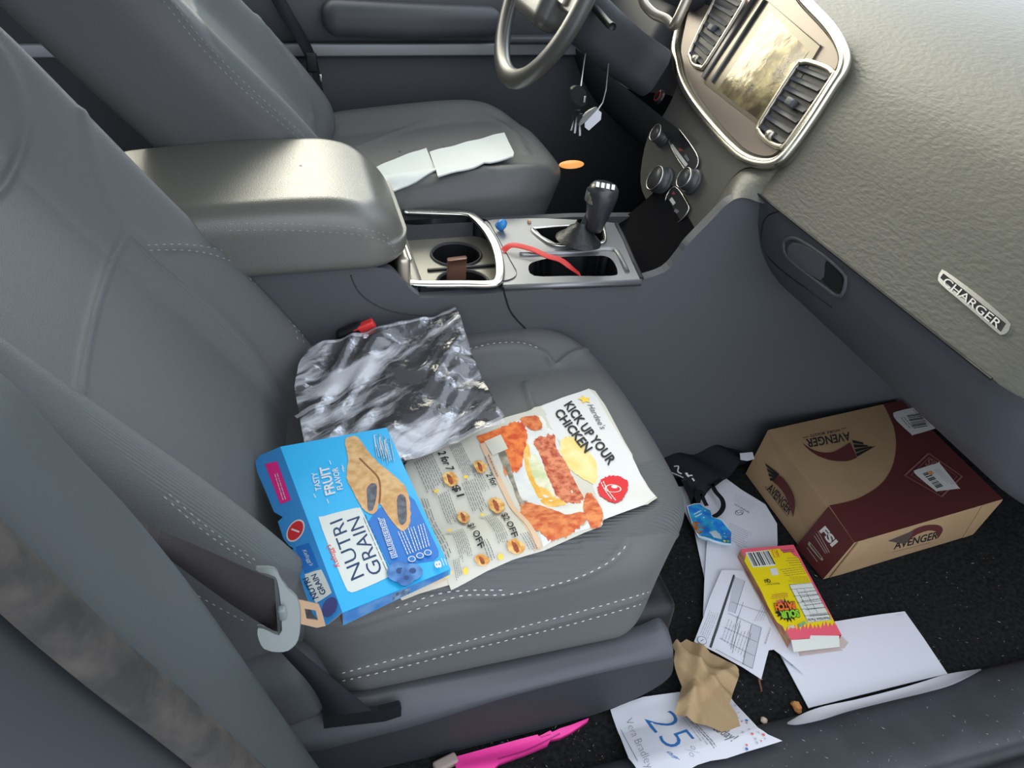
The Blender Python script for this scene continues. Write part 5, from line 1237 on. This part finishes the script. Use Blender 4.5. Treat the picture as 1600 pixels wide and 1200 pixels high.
def M5(X, Y): return (1180+X/3.81, 900+Y/3.81)
def L5(*p): return [M5(x, y) for x, y in p]
env = thing('envelope', 'large white envelope on the carpet with its flap propped on the door sill', 'envelope', tuple(pz(1350, 1030, .005)))
def envh(a_, b_): return .002+.0012*math.sin(a_*20)
a = Acc(); S = Sheet(a, pz(1340, 1030, .006), pz(1340, 1030, .006)+np.array([1, 0, 0]), pz(1340, 1030, .006)+np.array([0, 1, 0]), grid=.012); S.h = envh
S.base(L5((130, 430), (300, 290), (490, 268), (700, 235), (890, 210), (1000, 365), (1145, 582), (900, 640), (600, 715), (318, 785), (240, 640)), paper, th=.002)
S.poly(L5((190, 470), (225, 462), (250, 530), (215, 535)), ink_l); S.bars(M5(195, 480), M5(218, 530), M5(222, 470), 5, ink_g); S.para(M5(835, 232), M5(880, 226), M5(838, 236), 2, ink_l)
a.build('envelope_front', env)
a = Acc()
top_e = cr([M5(*p) for p in [(190, 872), (300, 812), (420, 772), (600, 735), (850, 672), (1000, 628), (1150, 582), (1345, 552)]], 4); low_e = cr([M5(*p) for p in [(192, 878), (260, 880), (400, 850), (560, 800), (850, 728), (1010, 690), (1180, 640), (1345, 556)]], 4)
R1 = []; n = len(top_e)
for i, (p, q) in enumerate(zip(top_e, low_e)):
    s_ = math.sin(math.pi*min(1, i/(n-1))); P0 = pz(*p, .034+.008*s_); P1 = pz(*q, .054+.004*s_)
    R1.append([P0, P0*.66+P1*.34+np.array([0, 0, -.004*s_]), P0*.34+P1*.66+np.array([0, 0, -.004*s_]), P1])
V = [p for r in R1 for p in r]; V2 = [p+np.array([0, -.0006, -.0012]) for p in V]
a.add(V+V2, gridf(n, 4)+[[i+len(V) for i in q][::-1] for q in gridf(n, 4)], paper); a.build('flap', env, 'curled flap lying on the sill')

def M4(X, Y): return (920+X/4, 980+Y/4)
def L4(*p): return [M4(x, y) for x, y in p]
bl = mat('print_cobalt', '2f73b8', .6); gth = mat('print_grey_line', '85888c', .6)
def d4(S):
    S.text('25', M4(342, 562), M4(490, 765), M4(520, 500), bl, bold=-.015); S.text('%', M4(590, 755), M4(640, 815), M4(650, 735), mat('print_pale_blue', '8ea4bd', .7), bold=-.02); S.text('off', M4(480, 775), M4(535, 835), M4(515, 770), bl, shear=.5)
    S.text('Vera Bradley', M4(228, 580), M4(360, 890), M4(272, 562), gth, bold=-.02); S.line(L4((200, 640), (305, 838)), .0008, gth)
    S.para(M4(640, 592), M4(790, 768), M4(652, 586), 2, ink_g, w=.6, seed=6); S.para(M4(590, 570), M4(735, 760), M4(605, 562), 2, ink_l, w=.5, seed=1)
    S.text('today!', M4(770, 640), M4(905, 730), M4(800, 600), ink_g, shear=.5)
    rd = random.Random(3); P_ = [mat('confetti_red', 'd86a5e', .7), mat('confetti_blue', '3e74b5', .7), mat('confetti_grey', 'b7bcc2', .7)]
    for x, y in ((915, 490), (935, 535), (930, 570), (955, 590), (985, 585), (985, 600), (1000, 640), (1060, 660), (1040, 700), (1090, 675), (1050, 725), (985, 740), (1020, 670), (1100, 700), (1075, 715), (985, 765), (960, 660)): S.disc(M4(x, y), rd.uniform(.0012, .0024), rd.choice(P_), n=7)
letter('discount_card', L4((135, 515), (240, 470), (340, 435), (450, 420), (560, 405), (720, 410), (880, 430), (910, 470), (990, 555), (1060, 630), (1120, 670), (1210, 710), (1100, 745), (980, 780), (860, 820), (760, 835), (680, 860), (600, 905), (310, 900), (250, 820), (195, 680)), .012, 'white discount card with a big blue 25, under the brown napkin', 'card', d4, hf=lambda a_, b_, c: float(np.interp(c[1]+b_, [.33, .38, .41, .44, .47, .50, .53], [.054, .053, .051, .046, .030, .014, .008]))-c[2]+.0015*math.sin(a_*20))

def ridged(a_, b_, c):
    v = 0
    for (nx_, ny_, c_, s_) in ((.93, .37, .004, .016), (.8, -.6, -.02, .010), (.6, .8, .022, .009), (-.3, .95, .0, .007), (.99, -.1, -.03, .008)):
        v += s_*max(0, 1-abs(nx_*a_+ny_*b_-c_)/.014)
    return .010+v+.0015*math.sin(a_*60)*math.sin(b_*50+1)
brownp = mat('brown_napkin', 'a08968', .85, spec=.15, bump=.0004, scale=300)
letter('brown_paper_napkin', L4((525, 95), (610, 74), (662, 95), (760, 160), (860, 210), (935, 260), (940, 300), (905, 400), (878, 480), (920, 550), (970, 665), (905, 685), (850, 665), (780, 630), (720, 610), (640, 580), (535, 540), (565, 440), (582, 370), (550, 290), (528, 220), (538, 150)), .03, 'crumpled brown paper napkin between the seat base and the white form', 'napkin', None, m=brownp, hf=ridged, th=.0008, grid=.0035)

# pink folded strip and its pale tip
def MP(X, Y): return (660+X/4, 1060+Y/4)
pk = thing('pink_strip', 'hot pink folded plastic strip on the carpet beside the seat base', 'strip', tuple(pz(800, 1160, .0)))
pinkm = mat('hot_pink_plastic', 'f2419f', .45, spec=.4); a = Acc()
def pkh(a_, b_): return .006+.0025*math.sin(b_*160+a_*20)
S = Sheet(a, pz(800, 1160, .012), pz(900, 1130, .012), pz(800, 1100, .012), grid=.008); S.h = pkh
S.base([MP(*p) for p in [(195, 492), (430, 428), (560, 392), (720, 350), (728, 362), (800, 325), (812, 335), (860, 312), (930, 290), (1040, 248), (1035, 262), (985, 298), (930, 335), (860, 370), (800, 382), (780, 412), (640, 470), (480, 530), (430, 580), (215, 580)]], pinkm, th=.008)
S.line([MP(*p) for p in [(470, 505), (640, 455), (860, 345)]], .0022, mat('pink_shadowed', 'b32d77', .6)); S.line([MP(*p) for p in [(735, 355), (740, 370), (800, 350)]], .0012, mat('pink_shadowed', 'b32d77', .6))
a.build('strip_body', pk)
a = Acc(); c = pz(*MP(145, 530), .014); rbox(a, c, (.017, .008, .006), .004, mat('beige_tip', '9c8d86', .7), axes=np.array([[.97, .24, 0], [-.24, .97, 0], [0, 0, 1.]])); a.build('tip', pk, 'grey-beige tip')

# dark cloth with straps
cl = thing('cloth_bag', 'navy and black cloth pouch with thin straps heaped between seat and box', 'cloth bag', tuple(pz(1100, 730, .0)))
clm = mat('navy_cloth', '26272e', .9, spec=.1, bump=.0006, scale=500); a = Acc()
S = Sheet(a, pz(1100, 720, .015), pz(1100, 720, .015)+np.array([1, 0, 0]), pz(1100, 720, .015)+np.array([0, 1, 0]), grid=.008)
S.h = lambda a_, b_: .028*max(0, 1-(a_/.13)**2-(b_/.09)**2)**.5*(1+.25*math.sin(a_*60+b_*30))+.003*math.sin(a_*90+b_*70)
S.base([(1032, 700), (1048, 692), (1080, 688), (1120, 692), (1165, 706), (1168, 718), (1145, 738), (1118, 752), (1105, 768), (1092, 782), (1078, 770), (1060, 752), (1048, 748), (1040, 730)], clm, th=.010)
S.para(M2(245, 395), M2(335, 455), M2(250, 405), 2, wht, w=1.2, seed=2); S.line(L2((265, 345), (300, 345), (295, 385), (325, 405)), .0025, wht, smooth=True); S.line(L2((355, 395), (370, 420), (410, 415)), .003, wht); S.line(L2((365, 395), (380, 430)), .0025, wht); S.line(L2((395, 480), (405, 500), (418, 480)), .003, wht)
a.build('cloth_body', cl)
a = Acc()
for px, w_ in (([(345, 450), (380, 530), (405, 590), (420, 640)], .006), ([(470, 520), (450, 580), (430, 640)], .008), ([(555, 470), (590, 540), (640, 600), (650, 660), (620, 710), (575, 738)], .0045), ([(480, 560), (500, 610), (520, 650)], .004), ([(640, 440), (600, 470), (560, 500)], .004)):
    P = [pz(*M2(x, y), .032) for x, y in px]; sweep(a, cr(P, 5), rrect(w_, .001, .0008, 2), black_pl, up=(0, 0, 1))
a.build('strap', cl, 'black straps')
a = Acc(); P = [pz(*M2(*p), .036) for p in ((165, 225), (195, 185), (220, 215), (188, 262))]; prism(a, P, (0, 0, -.002), paper); a.build('white_toggle', cl, 'white tag end', bevel=.0006)

letter('white_slip', L2((780, 240), (880, 232), (895, 285), (840, 300), (785, 292)), .05, 'small folded white slip poking out behind the tan box', 'slip', None, wav=.0008)
def d5(S):
    S.poly(L2((375, 660), (470, 640), (550, 690), (560, 740), (640, 770), (715, 860), (710, 945), (560, 915), (460, 880), (410, 780)), mat('wrap_cyan', '2fa5cf', .35, c2='1f6fd0', vscale=60))
    S.poly(L2((455, 885), (560, 905), (705, 945), (700, 925), (560, 890)), mat('wrap_teal', '117a9a', .4))
    S.blob(L2((410, 790), (450, 780), (495, 815), (495, 850), (460, 872), (435, 850)), mat('wrap_cookie', 'b87434', .6, c2='8a4e22', vscale=150), 1, .05); S.poly(L2((540, 860), (590, 845), (640, 880), (635, 915), (575, 900)), mat('wrap_silver', 'b9c8d0', .4))
    S.text('OREO', M2(420, 760), M2(490, 730), M2(412, 740), wht, bold=.04) if False else S.para(M2(420, 720), M2(480, 690), M2(430, 740), 2, wht)
    for x, y, c_ in ((665, 895, '5ed0e8'), (695, 900, '9a5ab0'), (660, 928, 'e8e060'), (688, 930, '88d078'), (690, 870, '5a70d8')): S.disc(M2(x, y), .0025, mat('dot_'+{'5': 'sky', '9': 'violet', 'e': 'lemon', '8': 'mint'}[c_[0]]+c_[2], c_, .5), n=12)
letter('snack_wrapper', L2((365, 655), (470, 632), (550, 682), (562, 740), (645, 762), (722, 858), (712, 952), (560, 925), (455, 895), (405, 790)), .03, 'crinkled blue snack wrapper beside the front of the seat', 'wrapper', d5, m=mat('wrap_edge', 'cfe4ee', .4), hf=lambda a_, b_, c: .004+.003*math.sin(a_*120)*math.sin(b_*90+1), th=.004)

# scraps on the carpet
def flake(px, z, s, m, name, label, cat):
    acc = Acc(); rd = random.Random(int(px[0])); c = pz(*px, z)
    ph = rd.random()*6
    def df(Q): return Q*(1+.22*np.sin(Q[:, [1, 2, 0]]*700+ph))
    rbox(acc, c, s, min(s)*.97, m, n=3, deform=df); return tag(acc.build(name, None), label, cat)
crumbm = mat('crumb_amber', 'c48a4e', .6); 
flake(M4(1300, 497), .006, (.006, .009, .005), crumbm, 'popcorn_kernel', 'amber popcorn scrap on the carpet left of the envelope flap', 'crumb')
flake(M4(1094, 581), .004, (.0045, .0045, .0035), mat('crumb_pale', 'd9c4ae', .7), 'crumb', 'round pale crumb on the carpet right of the 25 card', 'crumb')
a = Acc(); tube(a, [pz(*M4(1062, 300), .006), pz(*M4(1066, 340), .007), pz(*M4(1080, 400), .005)], .0016, mat('twig_brown', '8a6248', .8), 6); tube(a, [pz(*M4(1070, 330), .007), pz(*M4(1078, 318), .012)], .001, mat('twig_brown', '8a6248', .8), 5)
tag(a.build('twig', None), 'short brown twig at the lower tip of the ruled form', 'twig')
rd = random.Random(7); a = Acc(); dm = mat('debris_pale', 'a39c90', .8); dm2 = mat('debris_brown', '8a6a4c', .8)
def bit(c, s, m):
    d = np.array([rd.uniform(-1, 1), rd.uniform(-1, 1), 0]); d /= np.linalg.norm(d)+1e-6; L_ = s*rd.uniform(.6, 2.5)
    pr_ = np.array([-d[1], d[0], 0])*s*.4; k = np.array([0, 0, s*.5]); a.add([c-d*L_, c+pr_, c+d*L_, c-pr_, c+k], [[0, 3, 4], [3, 2, 4], [2, 1, 4], [1, 0, 4], [0, 1, 2, 3]], m, False)
for _ in range(330):
    u, v = rd.uniform(1040, 1600), rd.uniform(860, 1160)
    c = pz(u, v, .002)
    if .47 < c[1] < .9: bit(c, rd.uniform(.0005, .0016), dm if rd.random() < .7 else dm2)
for _ in range(60):
    c = pz(rd.uniform(740, 960), rd.uniform(1130, 1200), .002)
    if c[1] > .47: bit(c, rd.uniform(.0006, .0018), dm if rd.random() < .5 else dm2)
tag(a.build('carpet_crumbs', None), 'scattered crumbs and lint on the black carpet', 'crumbs', kind='stuff')
a = Acc()
for _ in range(120):
    x, y = rd.uniform(.5, 1.1), rd.uniform(.3, .43); bit(np.array([x, y, .047+.0*y]), rd.uniform(.0005, .0014), dm)
tag(a.build('sill_dust', None), 'specks of grit along the door sill', 'grit', kind='stuff')
